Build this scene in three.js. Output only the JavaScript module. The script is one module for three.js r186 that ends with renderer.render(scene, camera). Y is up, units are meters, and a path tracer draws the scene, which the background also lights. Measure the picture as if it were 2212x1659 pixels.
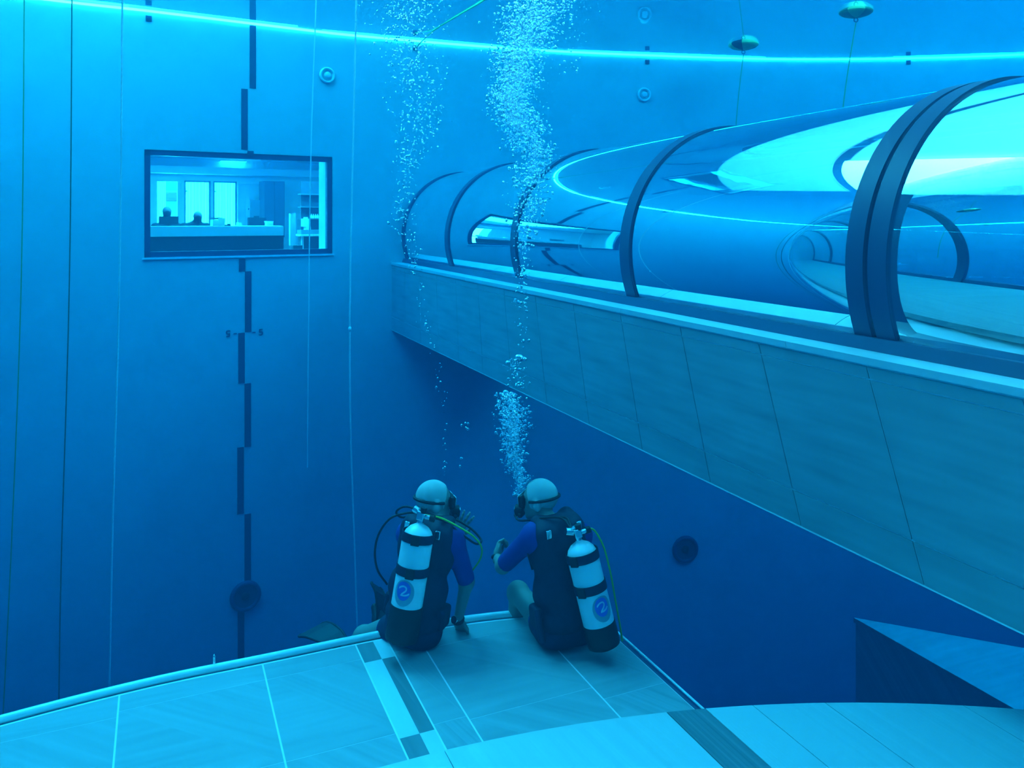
import * as THREE from 'three';
import { mergeGeometries, toCreasedNormals } from 'three/addons/utils/BufferGeometryUtils.js';
import { RoundedBoxGeometry } from 'three/addons/geometries/RoundedBoxGeometry.js';
import { RectAreaLightUniformsLib } from 'three/addons/lights/RectAreaLightUniformsLib.js';
import { FontLoader } from 'three/addons/loaders/FontLoader.js';
import { TextGeometry } from 'three/addons/geometries/TextGeometry.js';
import { ImprovedNoise } from 'three/addons/math/ImprovedNoise.js';

// ---------------------------------------------------------------- camera, light, exposure
// A deep diving pool. y = 0 is the water surface, the camera floats 3.175 m below it looking along -z.
const CAM_Y = -3.175, FOCAL = 1750;
const scene = new THREE.Scene();
const camera = new THREE.PerspectiveCamera(2 * Math.atan(1659 / 2 / FOCAL) * 180 / Math.PI, 2212 / 1659, 0.05, 200);
camera.position.set(0, CAM_Y, 0);
camera.lookAt(0, CAM_Y, -10);
camera.setViewOffset(2212, 1659, 0, 1659 / 2 - 476, 2212, 1659);   // lens shifted down: the horizon lies high in the frame
const renderer = new THREE.WebGLRenderer({ antialias: true });
renderer.toneMapping = THREE.LinearToneMapping;
renderer.toneMappingExposure = 1.0;
renderer.shadowMap.enabled = true;
scene.background = new THREE.Color(0x000000);
scene.fog = new THREE.FogExp2(new THREE.Color().setRGB(0.03, 0.45, 1.0), 0.030);   // fine haze in the water
RectAreaLightUniformsLib.init();
function areaLight(name, w, h, from, to, intensity, color) {
  const l = new THREE.RectAreaLight(new THREE.Color(...color), intensity, w, h);
  l.name = name; l.position.set(...from); l.lookAt(...to); scene.add(l);
  return l;
}
// bright ceiling bays, out of view, placed to light the walls and platform
const UNSEEN_BAYS = [[-5.3, -8.4, 5.5, 5.5, 116], [9.5, -8.0, 6, 6, 132], [10.4, -3.0, 2.5, 2.5, 66]];
for (const [x, z, w, d, k] of UNSEEN_BAYS) areaLight('ceiling_light', w, d, [x, 4.3, z], [x, 0, z], k, [1.0, 0.97, 0.92]);

// ceiling strips out of view: soft light, and the bright reflection on the tunnel
const UNSEEN_STRIPS = [1.4, -2.3, -6.0, -9.7, -13.4];
for (const z of UNSEEN_STRIPS) areaLight('unseen_ceiling_strip', 21, 3.3, [2.5, 4.66, z], [2.5, 0, z], 5.6, [1.0, 0.98, 0.95]);

// ---------------------------------------------------------------- helpers
const rand = (() => { let s = 20240611; return () => { s = (s + 0x6d2b79f5) | 0; let t = Math.imul(s ^ (s >>> 15), 1 | s); t = (t + Math.imul(t ^ (t >>> 7), 61 | t)) ^ t; return ((t ^ (t >>> 14)) >>> 0) / 4294967296; }; })();
const V = (x, y, z) => new THREE.Vector3(x, y, z);
const P = (x, y, f) => V(x, CAM_Y + y, -f);                               // metres right of, above and in front of the camera
const at = (u, v, f) => P((u - 1106) / FOCAL * f, (476 - v) / FOCAL * f, f);
const taken = {};
const numbered = (n) => { const k = taken[n] = (taken[n] ?? -1) + 1; return k ? n + '_' + String(k).padStart(3, '0') : n; };
const shade = (o) => { o.castShadow = true; o.receiveShadow = true; return o; };
function tag(o, label, category, group, kind) {
  if (label) o.userData.label = label;
  if (category) o.userData.category = category;
  if (group) o.userData.group = group;
  if (kind) o.userData.kind = kind;
  return o;
}
function part(parent, name, g, m, label) {
  const o = shade(new THREE.Mesh(Array.isArray(g) ? merged(g) : g, m)); o.name = name; parent.add(o);
  if (label) o.userData.label = label;
  return o;
}
function top(name, g, m, label, category, group, kind) {
  const o = shade(new THREE.Mesh(Array.isArray(g) ? merged(g) : g, m)); o.name = numbered(name); scene.add(o);
  return tag(o, label, category, group, kind);
}
function thing(name, label, category, pos = V(0, 0, 0), group, kind) {
  const o = new THREE.Group(); o.name = numbered(name); o.position.copy(pos); scene.add(o);
  return tag(o, label, category, group, kind);
}
function merged(list) {
  return mergeGeometries(list.map((g) => {
    const n = g.index ? g.toNonIndexed() : g;
    for (const k of Object.keys(n.attributes)) if (!['position', 'normal', 'uv'].includes(k)) n.deleteAttribute(k);
    if (!n.attributes.uv) n.setAttribute('uv', new THREE.BufferAttribute(new Float32Array(n.attributes.position.count * 2), 2));
    if (!n.attributes.normal) n.computeVertexNormals();
    return n;
  }));
}
const box = (w, h, d, x = 0, y = 0, z = 0) => new THREE.BoxGeometry(w, h, d).translate(x, y, z);
const rbox = (w, h, d, r, x = 0, y = 0, z = 0) => new RoundedBoxGeometry(w, h, d, 2, r).translate(x, y, z);
const tube = (pts, r, seg = 40, rad = 8, closed = false) => new THREE.TubeGeometry(new THREE.CatmullRomCurve3(pts, closed), seg, r, rad, closed);
const cyl = (r0, r1, h, n = 24) => new THREE.CylinderGeometry(r0, r1, h, n);
function bar(a, b, r0, r1 = r0, n = 12) {                                   // a round bar from a to b
  const d = b.clone().sub(a), g = cyl(r1, r0, d.length(), n);
  g.applyQuaternion(new THREE.Quaternion().setFromUnitVectors(V(0, 1, 0), d.clone().normalize()));
  return g.translate((a.x + b.x) / 2, (a.y + b.y) / 2, (a.z + b.z) / 2);
}
// a solid between two outlines with the same number of corners (lists of Vector3), flat sides
function prism(A, B) {
  const pos = [], n = A.length, tri = (a, b, c) => pos.push(a.x, a.y, a.z, b.x, b.y, b.z, c.x, c.y, c.z);
  for (let i = 1; i < n - 1; i++) { tri(A[0], A[i], A[i + 1]); tri(B[0], B[i + 1], B[i]); }
  for (let i = 0; i < n; i++) { const j = (i + 1) % n; tri(A[i], B[i], B[j]); tri(A[i], B[j], A[j]); }
  const g = new THREE.BufferGeometry().setAttribute('position', new THREE.Float32BufferAttribute(pos, 3));
  // outward facing
  const c = V(0, 0, 0); [...A, ...B].forEach((q) => c.add(q)); c.divideScalar(2 * n);
  const e1 = A[1].clone().sub(A[0]).cross(A[2].clone().sub(A[0]));
  if (e1.dot(A[0].clone().sub(c)) < 0) { const p = g.attributes.position.array; for (let i = 0; i < p.length; i += 9) for (let k = 0; k < 3; k++) { const t = p[i + 3 + k]; p[i + 3 + k] = p[i + 6 + k]; p[i + 6 + k] = t; } }
  const uv = []; for (let i = 0; i < pos.length; i += 3) uv.push((pos[i] * 0.92 - pos[i + 2] * 0.38), pos[i + 1] + (pos[i] * 0.38 + pos[i + 2] * 0.92));
  g.setAttribute('uv', new THREE.Float32BufferAttribute(uv, 2));
  g.computeVertexNormals();
  return g;
}
const slab = (plan, y0, y1) => prism(plan.map(([x, f]) => V(x, y1, -f)), plan.map(([x, f]) => V(x, y0, -f)));   // plan in (x, forward)

// ---------------------------------------------------------------- procedural materials
const perlin = new ImprovedNoise();
function noiseTexture(w, h, fn, srgb = true) {
  const d = new Uint8Array(w * h * 4);
  for (let y = 0; y < h; y++) for (let x = 0; x < w; x++) { const c = fn(x / w, y / h), o = (y * w + x) * 4; for (let k = 0; k < 3; k++) d[o + k] = Math.max(0, Math.min(255, (Array.isArray(c) ? c[k] : c) * 255)); d[o + 3] = 255; }
  const t = new THREE.DataTexture(d, w, h); t.wrapS = t.wrapT = THREE.RepeatWrapping; t.magFilter = THREE.LinearFilter; t.minFilter = THREE.LinearFilter;
  if (srgb) t.colorSpace = THREE.SRGBColorSpace; t.needsUpdate = true;
  return t;
}
const wrapNoise = (u, v, fx, fy, s) => {                                    // tiles over 0..1
  const n = (a, b) => perlin.noise(a * fx, b * fy, s), k = u, m = v;
  return n(u, v) * (1 - k) * (1 - m) + n(u - 1, v) * k * (1 - m) + n(u, v - 1) * (1 - k) * m + n(u - 1, v - 1) * k * m;
};
const S = (o) => new THREE.MeshStandardMaterial(o), PH = (o) => new THREE.MeshPhysicalMaterial(o);
const lin = (r, g, b) => new THREE.Color().setRGB(r, g, b);
const stoneTex = noiseTexture(512, 512, (u, v) => { const s = 0.86 + 0.07 * wrapNoise(u, v, 3, 26, 1.3) + 0.05 * wrapNoise(u, v, 5, 60, 4.1) + 0.03 * wrapNoise(u, v, 9, 9, 7.7); return [s, s, s]; });
const plasterTex = noiseTexture(256, 256, (u, v) => { const s = 0.9 + 0.03 * wrapNoise(u, v, 4, 4, 2.2) + 0.02 * wrapNoise(u, v, 24, 24, 5.5); return [s, s, s]; });
const streakTex = noiseTexture(256, 512, (u, v) => { const s = 0.8 + 0.13 * wrapNoise(u, v, 9, 2, 3.3) + 0.09 * wrapNoise(u, v, 26, 4, 9.1); return [s, s, s]; });
const rep = (t, x, y = x) => { const c = t.clone(); c.repeat.set(x, y); c.needsUpdate = true; return c; };
const M = {
  wall: S({ color: lin(0.76, 0.79, 0.80), map: rep(plasterTex, 0.4), roughness: 0.75 }),
  stone: S({ color: lin(0.55, 0.58, 0.60), map: rep(stoneTex, 0.45), roughness: 0.6 }),
  paleStone: S({ color: lin(0.88, 0.89, 0.89), map: rep(plasterTex, 0.5), roughness: 0.55 }),
  streak: S({ color: lin(0.37, 0.40, 0.43), map: rep(streakTex, 1.2, 0.5), roughness: 0.6 }),
  grout: S({ color: lin(0.82, 0.84, 0.84), roughness: 0.8 }),
  darkTile: S({ color: lin(0.05, 0.07, 0.13), roughness: 0.5 }),
  white: S({ color: lin(0.85, 0.86, 0.86), roughness: 0.35 }),
  whitePipe: PH({ color: lin(0.93, 0.93, 0.90), roughness: 0.3, clearcoat: 1, clearcoatRoughness: 0.08 }),
  black: S({ color: lin(0.012, 0.014, 0.02), roughness: 0.7 }),
  frame: S({ color: lin(0.04, 0.075, 0.16), roughness: 0.45 }),
  chrome: S({ color: lin(0.75, 0.76, 0.78), roughness: 0.18, metalness: 1 }),
  hall: S({ color: lin(0.05, 0.06, 0.07), roughness: 0.8 }),
  led: S({ color: lin(0.9, 0.9, 0.9), emissive: lin(1, 1, 1), emissiveIntensity: 75 }),
};

// ---------------------------------------------------------------- the basin
const BOTTOM = -16;
// inner face of the basin wall, in plan (x, forward)
const W0 = [-5.56, 12.25], W1 = [-3.05, 13.75];                              // the observation window sits between these
const smooth = (pts, n) => new THREE.CatmullRomCurve3(pts.map(([x, f]) => V(x, 0, f)), false, 'centripetal').getPoints(n).map((q) => [q.x, q.z]);
const planLeft = smooth([[-8.6, -3.2], [-8.6, 3], [-8.5, 8.2], [-8.0, 10.2], [-7.45, 11.1], [-6.64, 11.67], W0], 40);
const planRight = smooth([W1, [-2.67, 13.93], [-0.05, 14.95], [2.6, 15.58], [5.87, 15.97], [9.78, 15.5], [12.4, 14.2], [13.6, 11.5], [13.8, 6], [13.8, -3.2]], 60);
planLeft[planLeft.length - 1] = W0; planRight[0] = W1;
const basinPlan = [...planLeft, ...planRight];
function wallBlock(plan, y0, y1, thick = 0.35) {                             // follows the plan, smooth inner face, with thickness
  const whole = basinPlan.includes(plan[0]) ? basinPlan : plan;
  const N = plan.map((p, i) => { const k = whole === plan ? i : whole.indexOf(p), a = whole[Math.max(0, k - 1)], b = whole[Math.min(whole.length - 1, k + 1)], l = Math.hypot(b[0] - a[0], b[1] - a[1]); return [-(b[1] - a[1]) / l, (b[0] - a[0]) / l]; });
  const pos = [], nor = [], uv = []; let run = 0;
  const quad = (a, b, c, d, na, nb, s0, s1) => { for (const [q, n, s] of [[a, na, s0], [b, nb, s1], [c, nb, s1], [a, na, s0], [c, nb, s1], [d, na, s0]]) { pos.push(q.x, q.y, q.z); nor.push(...n); uv.push(s, q.y); } };
  for (let i = 0; i < plan.length - 1; i++) {
    const [a, b] = [plan[i], plan[i + 1]], na = N[i], nb = N[i + 1], l = Math.hypot(b[0] - a[0], b[1] - a[1]);
    const I = (p, y) => V(p[0], y, -p[1]), O = (p, n, y) => V(p[0] + n[0] * thick, y, -p[1] - n[1] * thick);
    quad(I(a, y0), I(b, y0), I(b, y1), I(a, y1), [-na[0], 0, na[1]], [-nb[0], 0, nb[1]], run, run + l);
    quad(O(b, nb, y0), O(a, na, y0), O(a, na, y1), O(b, nb, y1), [nb[0], 0, -nb[1]], [na[0], 0, -na[1]], run + l, run);
    quad(I(a, y1), I(b, y1), O(b, nb, y1), O(a, na, y1), [0, 1, 0], [0, 1, 0], run, run + l);
    quad(I(b, y0), I(a, y0), O(a, na, y0), O(b, nb, y0), [0, -1, 0], [0, -1, 0], run + l, run);
    run += l;
  }
  const g = new THREE.BufferGeometry();
  g.setAttribute('position', new THREE.Float32BufferAttribute(pos, 3)); g.setAttribute('normal', new THREE.Float32BufferAttribute(nor, 3)); g.setAttribute('uv', new THREE.Float32BufferAttribute(uv, 2));
  return g;
}
const WIN_Y0 = -3.74, WIN_Y1 = -2.1;
const wallTop = 0.02;
const chord = [W0, W1];
const basin = top('wall_back', [wallBlock(planLeft, BOTTOM, wallTop), wallBlock(planRight, BOTTOM, wallTop), wallBlock(chord, BOTTOM, WIN_Y0), wallBlock(chord, WIN_Y1, wallTop)], M.wall, 'smooth pale curved wall of the deep diving pool', 'wall', null, 'structure');
top('wall_front', wallBlock([[13.8, -3.2], [-8.6, -3.2]], BOTTOM, wallTop), M.wall, 'pool wall behind the viewer', 'wall', null, 'structure');
top('floor', slab([[-9, -3.6], [14.2, -3.6], [14.2, 17], [-9, 17]], BOTTOM - 0.3, BOTTOM), M.stone, 'floor at the bottom of the deep pit', 'floor', null, 'structure');
// unseen pool hall: walls and ceiling kept dark so little shows through the surface
const HALL_Y = 4.8;
top('ceiling', slab([[-9.6, -4.2], [14.8, -4.2], [14.8, 17.4], [-9.6, 17.4]], HALL_Y, HALL_Y + 0.2), M.hall, 'unseen dark ceiling of the pool hall over the water', 'ceiling', null, 'structure');
top('wall_hall', [wallBlock([[-9.4, -4], [-9.4, 17.2], [14.6, 17.2], [14.6, -4]], 0.05, HALL_Y, 0.2), wallBlock([[14.6, -4], [-9.4, -4]], 0.05, HALL_Y, 0.2)], M.hall, 'unseen dark walls of the pool hall above the water', 'wall', null, 'structure');
top('trim_1', [wallBlock(planLeft, wallTop, wallTop + 0.03, 1.2), wallBlock(planRight, wallTop, wallTop + 0.03, 1.2), wallBlock(chord, wallTop, wallTop + 0.03, 1.2)], M.hall, 'unseen dark pool deck around the rim of the basin', 'deck', null, 'structure');
for (const [x, z, w, d] of UNSEEN_BAYS) {
  top('ceiling_light', box(w, 0.06, d, x, 4.4, z), S({ color: lin(0.9, 0.9, 0.9), emissive: lin(1, 0.97, 0.92), emissiveIntensity: 20 }), x < 0 ? 'unseen large luminous ceiling panel over the far left water' : x < 10 ? 'unseen large luminous ceiling panel over the water right of the tunnel' : 'unseen small luminous ceiling panel at the right of the hall', 'ceiling light');
}

UNSEEN_STRIPS.forEach((z, i) => top('ceiling_light', box(21, 0.05, 3.3, 2.5, 4.72, z), S({ color: lin(0.9, 0.9, 0.9), emissive: lin(1, 0.98, 0.95), emissiveIntensity: 2.5 }), `unseen long luminous strip under the hall ceiling, ${['nearest to the viewer', 'second from the viewer', 'middle one', 'second from the far wall', 'nearest to the far wall'][i]}`, 'ceiling light', 'unseen luminous strips of the hall'));

// water: the body tints what lies behind it, the surface mirrors the basin as seen from below
const waterPlan = basinPlan;
{
  // the body of water reaches a little way into the joint of the walls, so that no two faces coincide
  const grown = waterPlan.map((p, i) => { const a = waterPlan[(i + waterPlan.length - 1) % waterPlan.length], b = waterPlan[(i + 1) % waterPlan.length], l = Math.hypot(b[0] - a[0], b[1] - a[1]); return [p[0] - (b[1] - a[1]) / l * 0.05, p[1] + (b[0] - a[0]) / l * 0.05]; });
  const shape = new THREE.Shape(grown.map(([x, f]) => new THREE.Vector2(x, f)));
  const g = new THREE.ExtrudeGeometry(shape, { depth: -BOTTOM + 0.05, bevelEnabled: false, steps: 1 }).rotateX(-Math.PI / 2).translate(0, BOTTOM - 0.1, 0);
  top('water', g, PH({ color: lin(1, 1, 1), transparent: true, opacity: 0.0, roughness: 1, thickness: 1, attenuationColor: lin(0.022, 0.56, 0.84), attenuationDistance: 10 }), 'clear blue water filling the whole diving pool', 'water', null, 'stuff');
  const s = new THREE.ShapeGeometry(shape, 4).rotateX(-Math.PI / 2);
  const ripple = noiseTexture(512, 512, (u, v) => 0.5 + 0.3 * wrapNoise(u, v, 5, 5, 0.7) + 0.16 * wrapNoise(u, v, 13, 13, 3.9) + 0.05 * wrapNoise(u, v, 34, 34, 6.2), false);
  top('water_surface', s, PH({ color: lin(0.97, 0.98, 1), metalness: 0.8, transmission: 1, thickness: 0, roughness: 0.0, ior: 1.33, bumpMap: rep(ripple, 0.12), bumpScale: 0.017 }), 'calm water surface seen from below, mirroring the pool wall', 'water surface', null, 'stuff');
}

// ---------------------------------------------------------------- the platform the divers sit on
const PLAT = CAM_Y - 2.5;                                                    // its top
const rim = smooth([[-4.2, 2.7], [-3.4, 3.45], [-2.55, 4.036], [-1.93, 4.38], [-1.42, 4.6], [-0.744, 4.89], [-0.298, 5.05], [0.07, 5.135], [0.478, 5.2]], 48);
const AX = [0.3985, -0.917];                                                 // joints run along the tunnel: (x, forward) per metre towards the viewer
const rimF = (x) => { for (let i = 0; i < rim.length - 1; i++) if (x >= rim[i][0] && x <= rim[i + 1][0]) { const k = (x - rim[i][0]) / (rim[i + 1][0] - rim[i][0]); return rim[i][1] + k * (rim[i + 1][1] - rim[i][1]); } return x < rim[0][0] ? rim[0][1] : rim[rim.length - 1][1]; };
// side coordinate q of a joint = distance across the joints; a joint is the line x = q*0.917 + 0.3985 t, f = q*0.3985 - 0.917 t
const onJoint = (q, t) => [q * 0.917 + AX[0] * t, q * 0.3985 + AX[1] * t];
function rimOnJoint(q) { let lo = -8, hi = 8; for (let i = 0; i < 50; i++) { const m = (lo + hi) / 2, p = onJoint(q, m); if (p[1] > rimF(p[0])) lo = m; else hi = m; } return (lo + hi) / 2; }
const qOf = (x, f) => x * 0.917 + f * 0.3985;
const QR = qOf(0.64, 4.824);                                                 // right edge of the platform
const platform = thing('floor', 'grey stone platform with a rounded rim that the divers sit on', 'floor', V(0, 0, 0), null, 'structure');
platform.userData.label = 'grey tiled stone platform with a curved rim that the divers sit on';
const QJ = [-3.1, -2.37, -1.65, -0.92, -0.196, 0.53, 1.0565, 1.241, 1.4206, 2.124, QR];
{
  const bed = [];
  for (let i = 0; i < QJ.length - 1; i++) {                                  // pale mortar bed showing in the joints, and the body below it
    const a = QJ[i], b = QJ[i + 1], n = 4, pts = [];
    for (let k = 0; k <= n; k++) { const q = a + (b - a) * k / n; pts.push(onJoint(q, rimOnJoint(q) + 0.03)); }
    pts.push(onJoint(b, 9), onJoint(a, 9));
    bed.push(slab(pts, PLAT - 0.3, PLAT - 0.0006));
  }
  part(platform, 'mortar_bed', bed, M.grout);
  // tiles between the joints, cut into rows; the two narrow columns are a checkered band of pale and streaked tiles
  const g = 0.009, rowsAt = [0.0, 0.21, 0.94, 1.67, 2.4, 3.2, 4.2];
  const bandL = QJ.indexOf(1.0565), mid = 1.16;
  const cell = (a, b, t0, t1, m, name, first) => {
    const pts = [], n = first ? 3 : 1;
    for (let k = 0; k <= n; k++) { const q = a + (b - a) * k / n; pts.push(onJoint(q, first ? rimOnJoint(q) + 0.045 : t0)); }
    pts.push(onJoint(b, t1), onJoint(a, t1));
    part(platform, name, slab(pts, PLAT - 0.03, PLAT), m);
  };
  for (let i = 0; i < QJ.length - 1; i++) {
    const a = QJ[i] + g / 2, b = QJ[i + 1] - g / 2, t0 = rimOnJoint((a + b) / 2);
    if (i === bandL) {
      const cuts = rowsAt;
      for (let k = 0; k < cuts.length - 1; k++) for (const side of [0, 1]) {
        const pale = (k + side) % 2 === 1;
        cell(side ? mid : a, side ? b : mid, t0 + cuts[k] + 0.045, t0 + cuts[k + 1] + 0.045, pale ? M.paleStone : M.streak, pale ? 'pale_band_tile' : 'streaked_band_tile', k === 0);
      }
      continue;
    }
    for (let k = 0; k < 6; k++) cell(a, b, t0 + rowsAt[k] + 0.0015, t0 + rowsAt[k + 1] - 0.0015, M.stone, 'stone_tile', k === 0);
  }
  // rounded white coping along the rim in lengths with small gaps, and a slim steel edge on the right
  const rimPts = rim.map(([x, f]) => V(x, PLAT + 0.012, -f)), L = rimPts.length, cutsAt = [0, 14, 26, 36, 41, L - 1];
  for (let i = 0; i < cutsAt.length - 1; i++) {
    const seg = rimPts.slice(cutsAt[i], cutsAt[i + 1] + 1); seg[0] = seg[0].clone().lerp(seg[1], i === 4 ? 0.09 : 0.004);
    part(platform, 'rim_coping', tube(seg, 0.022, 24, 10), M.whitePipe, 'white rounded coping');
  }
  const e0 = onJoint(QR, rimOnJoint(QR)), e1 = onJoint(QR, 9);
  part(platform, 'edge_strip', prism([[0, 0], [0.03, 0], [0.03, 0.012], [0, 0.012]].map(([o, y]) => V(e0[0] + o * 0.917, PLAT - 0.02 + y, -e0[1] - o * 0.3985)), [[0, 0], [0.03, 0], [0.03, 0.012], [0, 0.012]].map(([o, y]) => V(e1[0] + o * 0.917, PLAT - 0.02 + y, -e1[1] - o * 0.3985))), M.frame);
  part(platform, 'edge_rail', bar(V(e0[0] + 0.035, PLAT + 0.002, -e0[1] - 0.015), V(e1[0] + 0.035, PLAT + 0.002, -e1[1] - 0.015), 0.007), M.whitePipe);
  // face of the platform below the rim, dropping into the pit
  const face = [];
  for (let i = 0; i < L - 1; i++) { const [a, b] = [rim[i], rim[i + 1]]; face.push(prism([V(a[0], PLAT - 0.02, -a[1]), V(b[0], PLAT - 0.02, -b[1]), V(b[0], PLAT - 0.02, -b[1] + 0.2), V(a[0], PLAT - 0.02, -a[1] + 0.2)], [V(a[0], BOTTOM, -a[1]), V(b[0], BOTTOM, -b[1]), V(b[0], BOTTOM, -b[1] + 0.2), V(a[0], BOTTOM, -a[1] + 0.2)])); }
  const r0 = onJoint(QR, rimOnJoint(QR)), r1 = onJoint(QR, 9);
  face.push(prism([V(r0[0], PLAT - 0.02, -r0[1]), V(r1[0], PLAT - 0.02, -r1[1]), V(r1[0] - 0.2, PLAT - 0.02, -r1[1]), V(r0[0] - 0.2, PLAT - 0.02, -r0[1] + 0.1)], [V(r0[0], BOTTOM, -r0[1]), V(r1[0], BOTTOM, -r1[1]), V(r1[0] - 0.2, BOTTOM, -r1[1]), V(r0[0] - 0.2, BOTTOM, -r0[1] + 0.1)]));
  part(platform, 'face', face, M.stone);
}
// small steel eye on the rim
{
  const p = V(-1.66, PLAT + 0.01, -4.515), t = thing('rim_eye', 'small upright steel eye fixed on the white rim of the platform', 'metal eye', p);
  part(t, 'post', bar(V(0, -0.01, 0), V(0.0, 0.055, 0), 0.007), M.chrome);
  part(t, 'loop', new THREE.TorusGeometry(0.009, 0.004, 8, 14).rotateY(Math.PI / 2).translate(0, 0.06, 0), M.chrome);
}
// ---------------------------------------------------------------- pale round terrace in front of the viewer
{
  const TER = PLAT + 0.03, cx = 1.75, cf = -1.75, R = 5.9;
  const terrace = thing('floor', 'pale round-edged tiled terrace at the bottom right, nearest to the viewer', 'floor', V(0, 0, 0), null, 'structure');
  const arc = (a, b, n) => Array.from({ length: n + 1 }, (_, i) => { const h = a + (b - a) * i / n; return [cx + R * Math.sin(h), cf + R * Math.cos(h)]; });
  const ang = (q) => { let lo = -1.2, hi = 1.2; for (let i = 0; i < 50; i++) { const m = (lo + hi) / 2; if (qOf(cx + R * Math.sin(m), cf + R * Math.cos(m)) < q) lo = m; else hi = m; } return lo; };
  const cuts = [-2.2, -0.9, qOf(-0.35, 3.83) + 0.01, qOf(0.767, 4.09), qOf(0.963, 4.12) + 0.005, qOf(1.22, 4.14), qOf(1.60, 4.155), qOf(2.3, 4.12), 4.0, 5.2];
  const g = 0.004;
  for (let i = 0; i < cuts.length - 1; i++) {
    const a = cuts[i] + g / 2, b = cuts[i + 1] - g / 2, pts = arc(ang(a), ang(b), 5), streak = i === 3;
    pts.push(onJoint(b, 8.2), onJoint(a, 8.2));
    part(terrace, streak ? 'streaked_tile' : 'pale_tile', slab(pts, TER - 0.05, TER), streak ? M.streak : M.paleStone, streak ? 'streaked grey strip' : undefined);
  }
  const pts = arc(ang(cuts[0]), ang(cuts[cuts.length - 1]), 40).map(([x, f]) => [cx + (x - cx) * 0.997, cf + (f - cf) * 0.997]);
  pts.push(onJoint(cuts[cuts.length - 1], 8.2), onJoint(cuts[0], 8.2));
  part(terrace, 'terrace_bed', slab(pts, TER - 0.4, TER - 0.008), M.stone);
  // wall below the terrace on the pit side
  const wp = arc(ang(QR + 0.02), ang(5.2), 24), wall = [];
  for (let i = 0; i < wp.length - 1; i++) { const [a, b] = [wp[i], wp[i + 1]]; wall.push(prism([V(a[0], TER - 0.3, -a[1] + 0.05), V(b[0], TER - 0.3, -b[1] + 0.05), V(b[0], TER - 0.3, -b[1] + 0.3), V(a[0], TER - 0.3, -a[1] + 0.3)], [V(a[0], BOTTOM, -a[1] + 0.05), V(b[0], BOTTOM, -b[1] + 0.05), V(b[0], BOTTOM, -b[1] + 0.3), V(a[0], BOTTOM, -a[1] + 0.3)])); }
  part(terrace, 'terrace_wall', wall, M.stone);
}
// lower ledge inside the pit, far right
{
  const Y = CAM_Y - 5, t = thing('floor', 'lower stone ledge deep in the pit under the tunnel at the right', 'floor', V(0, 0, 0), null, 'structure');
  const plan = [[4.3, 10.2], [6.2, 9.38], [8.6, 8.35], [13.6, 6.1], [13.6, 0], [8.8, 0]];
  part(t, 'ledge_top', slab(plan, Y - 0.06, Y), M.stone);
  part(t, 'ledge_body', slab(plan.map(([x, f]) => [x + 0.02, f - 0.02]), BOTTOM, Y - 0.06), M.stone);
}

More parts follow.
